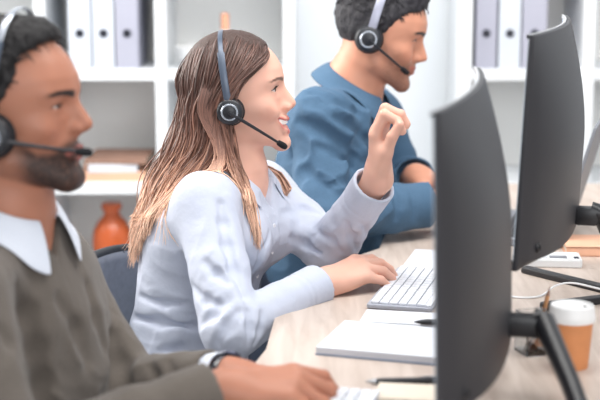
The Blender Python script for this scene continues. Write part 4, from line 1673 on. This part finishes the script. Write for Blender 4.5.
hl1 = hair_line([(-.06, -.035), (-.012, -.002), (.022, .014), (.045, .027), (.060, .035), (.090, .040), (.100, .056), (.110, .072), (.13, .080)])
short_cap(lroot, lhd, 'hair', M['hair_black'], .009, hl1, h=.0036, amp=.006, seed=3, extra=quiff(1, .030, .110, (.046, .050, .028)), head=man1['_head'])
tufts(lroot, lhd, 'hair_locks', M['hair_black'], 800, hl1, .022, .0015, .30, (.6, .0, .1), infl=.011, zmin=.05)
headset('black headset worn by the bearded man, its boom crossing his beard', lhd, -1, (.112, -.046, -.046), None, cup_c=(.003, .092, -.016), tilt=.12, lift=.016)

# wristwatch on his far wrist
d = vunit(lj['lw'] - lj['le'])
wc_ = lj['le'] + (lj['lw'] - lj['le']) * .985
watch = thing('wristwatch', 'dark wristwatch on the far wrist of the bearded man', 'watch', tuple(wc_))
mt = Vector(d).to_track_quat('Z', 'Y').to_matrix().to_4x4()
MB().lathe([(.0325, -.008), (.0342, -.008), (.0342, .008), (.0325, .008), (.0325, -.008)], 40, mt).build('strap', M['watch'], watch)
up_ = np.array([0, .75, .7])
up_ = vunit(up_ - d * (up_ @ d))
m2 = Matrix(np.stack([d, np.cross(up_, d), up_], 1).tolist()).to_4x4()
m2.translation = Vector(up_ * .033)
MB().lathe([(0, 0), (.015, 0), (.016, .002), (.015, .006), (.013, .0065), (.013, .0055), (0, .0055)], 32, m2).build('case', M['dark_metal'], watch)

# ------------------------------------------------------------------ the man in the blue shirt at the far end
by = -14
bfw, blf = frame(by)
BY = 3.22
bt = [(W(352, 92, 3.24), .062, .070), (W(345, 104, 3.25), .095, .165), (W(337, 128, 3.26), .120, .205), (W(333, 170, 3.26), .132, .205),
      (W(332, 220, 3.26), .140, .190), (W(326, 270, 3.26), .140, .18), (W(314, 330, 3.26), .135, .185)]
bj = dict(rs=W(322, 124, 3.06), re=W(326, 216, 2.965), rw=W(434, 204, 3.10), ls=W(372, 118, 3.43), le=W(405, 188, 3.42), lw=W(416, 177, 3.27))
man2 = dict(under=-.034, male=True, smile=1, eye_open=.0036, nose=1.15, label='dark haired man in a blue shirt at the far end, looking down',
            j=bj, yaw=by, torso=bt, head=W(380, 37, BY), head_rot=(-6, -15, 0), head_scale=.985, neck=W(352, 88, 3.235), neck_r=.060,
            arm=(.052, .042, .030), hand_size=1.0, res=.0034, skin=lin(208, 148, 122), lip_col=lin(186, 104, 94), brow_col=lin(36, 28, 28), brow_w=1.0, brow_t=1.35, iris=(.03, .018, .012),
            beard=.55, beard_col=lin(70, 48, 42), sleeve=(.070, .060, .048), cuff=dict(r=.93, l=.93), cuff_band=(.05, .003), cres=.0042,
            hand_r=dict(d=(1, .10, -.05), n=(0, -.2, .95), s=(0, .95, .2), curls=[(20, 24, 12), (22, 26, 14), (24, 28, 16), (24, 28, 16)], spread=(6, 1, -5, -11),
                        thumb=dict(a=36, out=1.0, down=.3, b2=(.4, 0, 0), b3=(.3, 0, 0), nail=(0, .5, .8))),
            hand_l=dict(d=(.75, -.60, -.08), n=(.1, .1, .97), s=(-.6, -.7, .1), curls=[(20, 24, 12), (22, 26, 14), (24, 28, 16), (24, 28, 16)], spread=(6, 1, -5, -11),
                        thumb=dict(a=36, out=1.0, down=.3, b2=(.4, -.2, 0), b3=(.3, 0, 0), nail=(0, -.5, .8))),
            folds=[folds([(aniso((.4, .2, 1), 6, 18), 1)], .008, 21), folds([(aniso((.9, .2, -.7), 6, 20), 1)], .026, 22, near_gauss(W(318, 150, 3.08), .15)),
                   folds([(aniso((1, .1, .5), 7, 22), 1)], .020, 23, near_gauss(W(340, 205, 3.0), .13)), folds([(aniso((.3, .1, 1), 9, 30), 1)], .010, 24, near_gauss(bj['rw'], .10))],
            creases=[([(312, 92), (330, 97), (346, 104), (358, 113)], .010, .020), ([(300, 121), (322, 131), (346, 145), (368, 163)], .013, .022), ([(318, 147), (338, 153), (352, 168)], .009, .018),
                     ([(290, 150), (308, 172), (330, 190)], .009, .020), ([(330, 116), (350, 124), (366, 140)], .008, .018), ([(350, 196), (368, 200), (388, 197)], .006, .014), ([(392, 190), (398, 204), (396, 218)], .006, .014), ([(410, 190), (416, 204), (414, 216)], .006, .014)],
            neckline=round_neck(bt[0][0] + np.array([0, 0, .010]), bfw, blf, .066, .022, .120), hem=.55, top_name='shirt', top_mat=M['shirt_blue'], trouser_mat=M['navy'], thigh=.36)
broot, bhd, bB, bC = person(man2)
collar(broot, 'shirt_collar', M['shirt_blue'], W(354, 84, 3.238) + np.array([0, 0, -.012]), np.stack([bfw, blf, np.array([0, 0, 1.])], 1) @ rotm(0, -22, 0), .070, .073, .040, .053, .42, .056, tilt=.022, over=bC, lift=.006)
hl2 = hair_line([(-.06, -.035), (.0, -.014), (.022, .016), (.045, .028), (.062, .036), (.072, .050), (.082, .074), (.092, .086), (.13, .09)])
short_cap(broot, bhd, 'hair', M['hair_dark'], .007, hl2, h=.0036, amp=.005, seed=9, extra=quiff(1, .042, .108, (.048, .054, .032)), head=man2['_head'])
tufts(broot, bhd, 'hair_locks', M['hair_dark'], 800, hl2, .022, .0015, .25, (.7, -.1, .05), infl=.009, zmin=.05)
headset('grey and black headset worn by the man in the blue shirt', bhd, -1, (.072, -.058, -.052), 'band_pale', bw=.019, cup_c=(-.020, .092, -.004), tilt=.03, cup=1.02)
# ================================================================== monitors
def rounded(pts, r, n=5):
    out = []
    m = len(pts)
    for i in range(m):
        p, a, b = Vector(pts[i]), Vector(pts[i - 1]), Vector(pts[(i + 1) % m])
        u, v = (a - p).normalized(), (b - p).normalized()
        rr = min(r, (a - p).length * .45, (b - p).length * .45)
        s, e = p + u * rr, p + v * rr
        for k in range(n + 1):
            t = k / n
            out.append(tuple(s * (1 - t) ** 2 + p * 2 * t * (1 - t) + e * t * t))
    return out


def curved_monitor(label, near, far, zt, height, lean, vertex, hinge_dz, tips, arm):
    """near/far: ends of the panel's front edge; the screen looks to the left (towards the people)"""
    a, b = Vector((near[0], near[1])), Vector((far[0], far[1]))
    wdt = (b - a).length
    ang = math.atan2(b.y - a.y, b.x - a.x) - math.pi / 2               # local y runs from near to far
    c = (a + b) / 2
    root = thing('curved_monitor', label, 'monitor', (c.x, c.y, DZ), ang, 'curved desktop monitors')
    zb = zt - height - DZ
    R = 2.0
    sag = (wdt / 2) ** 2 / (2 * R)
    xf = lambda u: sag - (u * u) / (2 * R)                            # front: ends come forward (towards -x), middle lies back
    TL = Matrix.Translation((0, 0, zb + height)) @ Matrix.Rotation(lean, 4, 'Y') @ Matrix.Translation((0, 0, -height))
    nu, nv = 40, 26

    def bulge(u, v):
        q = 1 - abs(2 * u / wdt) ** 3.6
        h_ = v / height
        w = float(sstep(1.0, .42, h_)) * (1 - max(0, (.05 - h_) / .05) ** 3)
        return .0075 + .042 * max(q, 0) ** .7 * max(w, 0) ** .5

    vs, fs = [], []
    us = [-wdt / 2 + wdt * i / nu for i in range(nu + 1)]
    hs = [height * k / nv for k in range(nv + 1)]
    # front rim sheet and back sheet, closed at the border
    for i in range(nu + 1):
        for k in range(nv + 1):
            vs.append((xf(us[i]) + .0015, us[i], hs[k]))
    o = len(vs)
    for i in range(nu + 1):
        for k in range(nv + 1):
            vs.append((xf(us[i]) + .0015 + bulge(us[i], hs[k]), us[i], hs[k]))
    q = lambda i, k: i * (nv + 1) + k
    for i in range(nu):
        for k in range(nv):
            fs.append([q(i, k), q(i, k + 1), q(i + 1, k + 1), q(i + 1, k)])
            fs.append([o + q(i, k), o + q(i + 1, k), o + q(i + 1, k + 1), o + q(i, k + 1)])
    for i in range(nu):
        for k in (0, nv):
            fs.append([q(i, k), q(i + 1, k), o + q(i + 1, k), o + q(i, k)])
    for k in range(nv):
        for i in (0, nu):
            fs.append([q(i, k), q(i, k + 1), o + q(i, k + 1), o + q(i, k)])
    MB().add(vs, fs, TL).build('housing', M['monitor'], root, True, bevel=.0018, auto=40)
    # glass and slim bezel on the hollow side
    vs, fs = [], []
    for i in range(nu + 1):
        for zz in (.018, height - .007):
            u = us[i] * (1 - .014 / wdt)
            vs.append((xf(u) - .0012, u, zz))
    for i in range(nu):
        fs.append([2 * i, 2 * i + 1, 2 * i + 3, 2 * i + 2])
    MB().add(vs, fs, TL).build('screen', M['screen'], root, True)
    vs, fs = [], []
    for i in range(nu + 1):
        for zz, xo in ((height - .006, -.0022), (height + .0005, -.0022), (height + .0005, .0012), (height - .006, .0012)):
            vs.append((xf(us[i]) + xo, us[i], zz))
    for i in range(nu):
        for k in range(4):
            fs.append([4 * i + k, 4 * i + (k + 1) % 4, 4 * i + 4 + (k + 1) % 4, 4 * i + 4 + k])
    MB().add(vs, fs, TL).build('bezel', M['bezel'], root, True)
    vs, fs = [], []
    for i in range(nu + 1):
        for zz, xo in ((-.0005, -.0022), (.017, -.0022), (.017, .0012), (-.0005, .0012)):
            vs.append((xf(us[i]) + xo, us[i], zz))
    for i in range(nu):
        for k in range(4):
            fs.append([4 * i + k, 4 * i + (k + 1) % 4, 4 * i + 4 + (k + 1) % 4, 4 * i + 4 + k])
    MB().add(vs, fs, TL).build('chin_bezel', M['bezel'], root, True)
    # joystick knob low on the back at the near end, and a ring round it
    u0, v0 = -wdt / 2 + .040, .034
    bx = xf(u0) + .0015 + bulge(u0, v0)
    KM = TL @ Matrix.Translation((bx, u0, v0)) @ Matrix.Rotation(math.pi / 2, 4, 'Y')
    MB().lathe([(.0055, -.003), (.0085, -.003), (.0085, .0012), (.0065, .0016), (.0055, .0005), (.0055, -.003)], 24, KM).build('button_ring', M['stand'], root)
    MB().lathe([(0, -.003), (.0045, -.003), (.0045, .003), (.003, .0042), (0, .0042)], 24, KM).build('power_button', M['foam'], root)
    inv = Matrix.Rotation(-ang, 4, 'Z') @ Matrix.Translation((-c.x, -c.y, 0))
    vx0 = inv @ Vector((vertex[0], vertex[1], 0))
    vee = [inv @ Vector((t_[0], t_[1], 0)) for t_ in tips]
    stand_off, voff = vx0.x, vx0.y
    # stand: hinge block, bent arm, V of two feet
    hz = zb + hinge_dz
    bx = xf(0) + bulge(0, hinge_dz)
    ex = bx + arm
    mb = MB()
    mb.box(((bx - .012 + ex) / 2, 0, hz), (ex - bx + .02, .036, .032), None, .007)
    mb.build('hinge_arm', M['stand'], root)
    MB().tube([(ex - .012, 0, hz + .012), (ex + .004, 0, hz + .008), (stand_off - .02, voff * .6, hz * .45), (stand_off, voff, .016)], [.0145, .0165, .014, .013], 16, None, True, up=(0, 1, 0), flat=1.15).build('post', M['stand'], root)
    for vx, vy, _ in vee:
        dx, dy = vx - stand_off, vy - voff
        L = math.hypot(dx, dy)
        FM = Matrix.Translation((stand_off, voff, 0)) @ Matrix.Rotation(math.atan2(dy, dx), 4, 'Z')
        MB().prism(rounded([(-.018, -.013), (L, -.0105), (L, .0105), (-.018, .013)], .01), 0.0, .013, FM).build('foot', M['stand'], root, False, bevel=.003)
    return root


def ztop(px, py, Y):
    return float(W(px, py, Y)[2])


n1, f1 = W(432, 112, 1.70), W(475, 64, 2.31)
curved_monitor('nearest dark grey curved monitor, its back towards us, standing in front of the orange cup', n1, f1, ztop(432, 112, 1.70), .398, math.radians(-1.4), G(584, 432, DZ), .054, (G(478, 425, DZ), G(520, 500, DZ)), .054)
n2, f2 = W(528, 35, 2.20), W(563, 14, 2.81)
curved_monitor('taller dark grey curved monitor farther along the desk, behind the nearest one', n2, f2, ztop(528, 35, 2.20), .376, math.radians(2.4), G(632, 299, DZ), .036, (G(523, 272, DZ), G(541, 310, DZ)), .024)

# ================================================================== laptop at the far right
lap = thing('laptop', 'open grey laptop at the right, its lid leaning behind the taller monitor', 'laptop', (.545, 2.95, DZ), math.radians(-17))
# local y along the hinge (near to far), base towards -x
MB().prism(rounded([(-.235, 0), (0, 0), (0, .34), (-.235, .34)], .012), .002, .017).build('base', M['device_grey'], lap, False, bevel=.002)
mb = MB()
for r_ in range(5):
    for k in range(14):
        mb.box((-.045 - r_ * .019, .03 + k * .0207, .0182), (.016, .0178, .0024), None, .0008)
mb.build('keyboard', M['black'], lap)
MB().box((-.185, .17, .0176), (.07, .105, .001)).build('touchpad', M['bezel'], lap, False)
LM = Matrix.Translation((0, 0, .018)) @ Matrix.Rotation(math.radians(16), 4, 'Y')
LMr = LM @ Matrix.Rotation(-math.pi / 2, 4, 'Y')
MB().prism(rounded([(0, 0), (.262, 0), (.262, .34), (0, .34)], .012), -.007, 0, LMr).build('lid', M['device_grey'], lap, False, bevel=.0015)
MB().box((.134, .17, .0006), (.235, .325, .001), LMr).build('screen', M['screen'], lap, False)
MB().tube([(0, .03, .014), (0, .31, .014)], .006, 12).build('hinge', M['black'], lap)

# ================================================================== keyboards
KROT = math.atan2(.29, .076) - math.pi / 2


def white_keyboard(label, corner, length=.305, depth=.118):
    """corner: the near left corner on the desk; local y along the long side"""
    k = thing('computer_keyboard', label, 'keyboard', (corner[0], corner[1], DZ), KROT, 'white desk keyboards')
    MB().prism(rounded([(0, 0), (depth, 0), (depth, length), (0, length)], .008), 0.0015, .009).build('tray', M['keygap'], k, False, bevel=.0015)
    MB().prism(rounded([(depth - .012, .004), (depth - .002, .004), (depth - .002, length - .004), (depth - .012, length - .004)], .004), .009, .013).build('rear_strip', M['key'], k, False, bevel=.001)
    rows = [[1.25, 1.1, 1.1, 5.2, 1.1, 1.1, 1.25, 1, 1, 1], [2.1] + [1] * 10 + [2.0, 1], [1.75] + [1] * 11 + [2.25], [1.5] + [1] * 13 + [.5], [1] * 13 + [2], [1] * 15]
    for r_, row in enumerate(rows):
        mb = MB()
        tot = sum(row)
        y = length - .006
        x0 = .006 + r_ * .0168
        for w_ in row:
            L = w_ / tot * (length - .012)
            mb.box((x0 + .0082, y - L / 2, .0112), (.0148, L - .0022, .0044), None, .0010)
            y -= L
        mb.build('key_row', M['key'], k)
    for (x, y) in ((.01, .02), (.01, length - .02), (depth - .015, .02), (depth - .015, length - .02)):
        MB().lathe([(0, 0), (.005, 0), (.005, .002), (0, .002)], 12, Matrix.Translation((x, y, 0))).build('rubber_foot', M['black'], k)
    return k


white_keyboard('white keyboard under the right hand of the smiling woman', G(366, 309, DZ))
kc = np.array([0.0, 1.985]) - np.array([math.cos(math.pi / 2 + KROT), math.sin(math.pi / 2 + KROT)]) * .305
white_keyboard('white keyboard under the hands of the bearded man', (kc[0] + .004, kc[1]))


# ================================================================== paper things
def flat_pad(name, label, cat, corner, rot, w, d, h, cover, page, sheets=False, z=DZ, group=None, ring=None):
    """corner: near left; w across (local x), d away (local y)"""
    t = thing(name, label, cat, (corner[0], corner[1], z), rot, group)
    MB().box((w / 2, d / 2, .0012), (w, d, .0024), None, .0006).build('back_cover', cover, t, False)
    mb = MB()
    n = max(2, int(h / .0016))
    for i in range(n):
        zz = .0024 + (h - .0024) * (i + .5) / n
        j_ = .0007 * math.sin(i * 2.7)
        mb.box((w / 2 + j_ - .001, d / 2 - .5 * j_, zz), (w - .004, d - .004, (h - .0024) / n * .96))
    mb.build('pages', page, t, False)
    return t


a = np.array(G(315, 355, DZ)[:2])
bq = np.array(G(436, 366, DZ)[:2])
rot = math.atan2(*(bq - a)[::-1])
flat_pad('notebook', 'thick open white notebook lying between the keyboard and the pen', 'notebook', a, rot, .215, .172, .013, M['cover_blue'], M['paper'])
a2 = np.array(G(357, 326, DZ)[:2]) + np.array([.004, .012])
flat_pad('writing_pad', 'thin white pad lying between the keyboard and the open notebook', 'notepad', a2, rot + .10, .20, .085, .005, M['paper'], M['paper'])
a3 = np.array(G(400, 270, DZ)[:2]) + np.array([.004, .004])
flat_pad('paper_stack', 'stack of blank white sheets just past the far end of the keyboard', 'paper', a3, KROT + .02, .16, .17, .006, M['paper'], M['paper'])
a4 = np.array(G(370, 404, DZ)[:2])
flat_pad('sticky_notepad', 'cream notepad lying below the black pen', 'notepad', a4 + np.array([.006, .0]), rot + .16, .12, .075, .009, M['paper_cream'], M['paper_cream'])


def pen(label, p, q, z, m, tip):
    p, q = np.array(p), np.array(q)
    d = q - p
    L = float(np.linalg.norm(d))
    t = thing('pen', label, 'pen', (p[0], p[1], z), math.atan2(d[1], d[0]), 'pens on the desk')
    RX = Matrix.Translation((0, 0, .0052)) @ Matrix.Rotation(math.pi / 2, 4, 'Y')
    MB().lathe([(0, 0), (.0010, .001), (.0042, .014), (.0042, .016), (0, .016)], 16, RX).build('tip', tip, t)
    MB().lathe([(.0042, .016), (.0050, .022), (.0050, L * .72), (.0047, L - .004), (.003, L), (0, L)], 16, RX).build('barrel', m, t)
    MB().box((L * .82, 0, .0112), (L * .30, .0034, .0012), None, .0004).build('clip', M['steel'], t)


pen('black pen with a silver tip lying in front of the open notebook', G(365, 385, DZ)[:2], G(450, 383, DZ)[:2], DZ, M['black'], M['steel'])
pen('black pen lying on the thin white pad beside the open notebook', G(414, 325.5, DZ + .005)[:2] + np.array([0, .004]), G(480, 326, DZ + .005)[:2] + np.array([0, .004]), DZ + .005, M['black'], M['black'])

# ================================================================== coffee cup
c = G(570, 366, DZ)
cup = thing('coffee_cup', 'orange card takeaway coffee cup with a white lid', 'cup', (c[0], c[1], DZ))
hh = .094
MB().lathe([(0, .003), (.0255, .003), (.0262, 0), (.0270, 0), (.0275, .004), (.0335, hh - .012), (.0345, hh - .012), (.0345, hh - .008), (.0325, hh - .008), (.026, .006), (0, .006)], 48).build('cup_body', M['kraft'], cup)
MB().lathe([(.0335, hh - .020), (.0362, hh - .020), (.0366, hh - .013), (.0352, hh - .010), (.0340, hh + .001), (.0325, hh + .004), (.0300, hh + .004), (.0290, hh + .0005), (0, hh + .0005)], 48).build('cup_lid', M['lid'], cup)
MB().lathe([(0, 0), (.003, 0), (.003, .0006), (0, .0006)], 12, Matrix.Translation((.020, 0, hh + .0006))).build('sip_hole', M['black'], cup)

# ================================================================== clear pen holder with clips and a pencil
c = G(534, 352, DZ)
hold = thing('desk_organiser', 'small clear square pot of clips beside the coffee cup', 'desk tidy', (c[0], c[1], DZ), .3)
w_, h_ = .023, .066
for (x, y, sx, sy) in ((0, -w_, 2 * w_, .003), (0, w_, 2 * w_, .003), (-w_, 0, .003, 2 * w_ - .003), (w_, 0, .003, 2 * w_ - .003)):
    MB().box((x, y, h_ / 2), (sx, sy, h_), None, .0006).build('side_panel', M['glass'], hold, False)
MB().box((0, 0, .002), (2 * w_ - .003, 2 * w_ - .003, .004)).build('base_plate', M['glass'], hold, False)


def binder_clip(label, off_, rz, tilt, m):
    t = thing('binder_clip', label, 'clip', (c[0] + off_[0], c[1] + off_[1], DZ + off_[2]), rz, 'clips in the clear pot')
    TM = Matrix.Rotation(tilt, 4, 'Y')
    MB().prism([(-.008, 0), (.008, 0), (.0015, .013), (-.0015, .013)], -.009, .009, TM @ Matrix.Rotation(math.pi / 2, 4, 'X')).build('clamp', m, t, False)
    for sg in (1, -1):
        MB().tube([(sg * .002, -.005, .012), (sg * .005, -.005, .024), (sg * .006, 0, .028), (sg * .005, .005, .024), (sg * .002, .005, .012)], .0008, 8, TM).build('wire_handle', M['steel'], t)


binder_clip('black binder clip at the bottom of the clear pot', (-.006, -.006, .005), .2, .0, M['black'])
binder_clip('salmon binder clip in the middle of the clear pot', (.008, .004, .008), .9, .3, M['salmon'])
binder_clip('steel binder clip near the rim of the clear pot', (-.005, .006, .034), 1.6, -.4, M['steel'])
binder_clip('dark binder clip poking out at the top of the clear pot', (.006, -.004, .046), .5, .2, M['dark_metal'])
pn = thing('pencil', 'orange pencil standing in the clear pot behind the cup', 'pencil', (c[0] + .004, c[1] + .010, DZ + .005))
dr = vunit((.20, .05, .95))
MB().tube([dr * 0, dr * .086], .0034, 6).build('shaft', M['pencil'], pn, False)
MB().tube([dr * .086, dr * .099, dr * .1025], [.0034, .0010, .0003], 8).build('point', M['brown'], pn)

# ================================================================== device, box, cable at the right
c = G(560, 268, DZ)
dev = thing('desk_calculator', 'small white device with a grey display, lying under the taller monitor', 'calculator', (c[0], c[1], DZ), -.08)
MB().prism(rounded([(-.075, 0), (.045, 0), (.045, .075), (-.075, .075)], .008), 0, .017).build('case', M['device'], dev, False, bevel=.003)
MB().box((-.002, .024, .0172), (.035, .022, .002), None, .0006).build('display', M['device_grey'], dev, False)
for k in range(6):
    MB().box((-.060 + (k % 3) * .016, .020 + (k // 3) * .02, .0178), (.011, .012, .003), None, .0008).build('key', M['key'], dev, False)
MB().box((.034, .020, .0174), (.010, .014, .002), None, .0005).build('key', M['dark_metal'], dev, False)
c = G(566, 256, DZ)
bk = thing('book', 'salmon covered book lying flat at the right behind the white device', 'book', (c[0], c[1], DZ), -.06)
MB().box((.105, .06, .0015), (.21, .13, .003)).build('back_cover', M['salmon'], bk, False)
MB().box((.105, .06, .0185), (.21, .13, .003)).build('front_cover', M['salmon'], bk, False)
MB().box((.105, .061, .010), (.204, .124, .014)).build('pages', M['paper_cream'], bk, False)
MB().box((.105, -.0035, .010), (.21, .003, .020)).build('spine', M['salmon'], bk, False)
cp = [G(x, y, DZ + h_) for x, y, h_ in ((470, 290, .0022), (515, 297, .0022), (536, 297, .0022), (546, 293, .004), (555, 286, .012), (572, 283, .0165), (600, 289, .0165), (640, 299, .0165), (672, 304, .0022), (700, 306, .0022))]
cab = MB().tube([Vector(p) for p in catmull(cp, 60)], .0020, 8).build('charging_cable', M['cable'])
tag(cab, 'thin white cable winding across the desk behind the coffee cup', 'cable')


# ================================================================== chairs
def office_chair(label, seat_c, yaw, back_top=.79, back_off=-.19):
    t = thing('office_chair', label, 'chair', (float(seat_c[0]), float(seat_c[1]), 0), math.radians(yaw), 'office chairs along the desk')
    sh = rounded([(-.22, -.235), (.23, -.225), (.23, .225), (-.22, .235)], .07)
    MB().prism(sh, .405, .462).build('seat', M['chair_fabric'], t, False, bevel=.014)
    MB().prism([(x * .9, y * .9) for x, y in sh], .385, .405).build('seat_pan', M['chair_frame'], t, False)
    # curved back panel with a dark rim
    nu, nv = 18, 14
    vs, fs = [], []
    z0, z1 = .50, back_top

    def bp(u, v):
        hw_ = .205 * (1 - .16 * max(0, v - .35) ** 1.6)
        y = u * hw_
        z = z0 + (z1 - z0) * v - .045 * abs(u) ** 4 * (v > .5) * (v - .5) * 2
        x = back_off - .035 * (v - .25) + .055 * u * u - .02 * math.sin(v * 3.0)
        return Vector((x, y, z))
    for i in range(nu + 1):
        for k in range(nv + 1):
            vs.append(bp(-1 + 2 * i / nu, k / nv))
    for i in range(nu):
        for k in range(nv):
            a = i * (nv + 1) + k
            fs.append([a, a + nv + 1, a + nv + 2, a + 1])
    o = MB().add(vs, fs).build('backrest', M['chair_fabric'], t, True)
    sm = o.modifiers.new('padding', 'SOLIDIFY')
    sm.thickness = .022
    sm.offset = 0
    loop = [bp(-1 + 2 * i / 24, 1) for i in range(25)] + [bp(1, 1 - k / 14) for k in range(1, 15)] + [bp(1 - 2 * i / 24, 0) for i in range(1, 25)] + [bp(-1, k / 14) for k in range(1, 15)]
    MB().tube(loop, .0115, 10).build('back_rim', M['chair_frame'], t)
    MB().tube([bp(0, .45) + Vector((-.02, 0, 0)), (back_off - .06, 0, .52), (back_off - .03, 0, .42), (-.05, 0, .385)], [.02, .022, .022, .02], 12).build('back_support', M['chair_frame'], t)
    MB().lathe([(.03, .10), (.03, .22), (.018, .22), (.018, .39), (.05, .39), (.05, .40)], 20).build('gas_column', M['chair_frame'], t)
    for k in range(5):
        a = 2 * math.pi * k / 5 + .3
        d = Vector((math.cos(a), math.sin(a), 0))
        MB().tube([d * .02 + Vector((0, 0, .115)), d * .15 + Vector((0, 0, .10)), d * .29 + Vector((0, 0, .075))], [.026, .022, .016], 10).build('base_arm', M['chair_frame'], t)
        e = d * .285
        w = MB()
        for sg in (1, -1):
            pr = Matrix.Translation((e.x, e.y, .028)) @ Matrix.Rotation(a + math.pi / 2, 4, 'Z') @ Matrix.Rotation(math.pi / 2, 4, 'Y')
            w.lathe([(0, sg * .004), (.027, sg * .004), (.027, sg * .018), (0, sg * .018)], 18, pr)
        w.tube([e + Vector((0, 0, .028)), e + Vector((0, 0, .072))], .008, 8)
        w.build('caster', M['black'], t)
    return t


def chair_at(tor, yaw, back, label, top, boff):
    f_, l_ = frame(yaw)
    p_ = np.array(tor[-1][0]) + f_ * back
    return office_chair(label, p_, yaw, top, boff)


chair_at(wt, wy, .06, 'dark grey office chair behind the smiling woman, its rounded back showing', .765, -.235)
chair_at(lt, ly, .06, 'dark grey office chair that the bearded man sits on', .78, -.26)
chair_at(bt, by, .06, 'dark grey office chair that the man in the blue shirt sits on', .72, -.26)
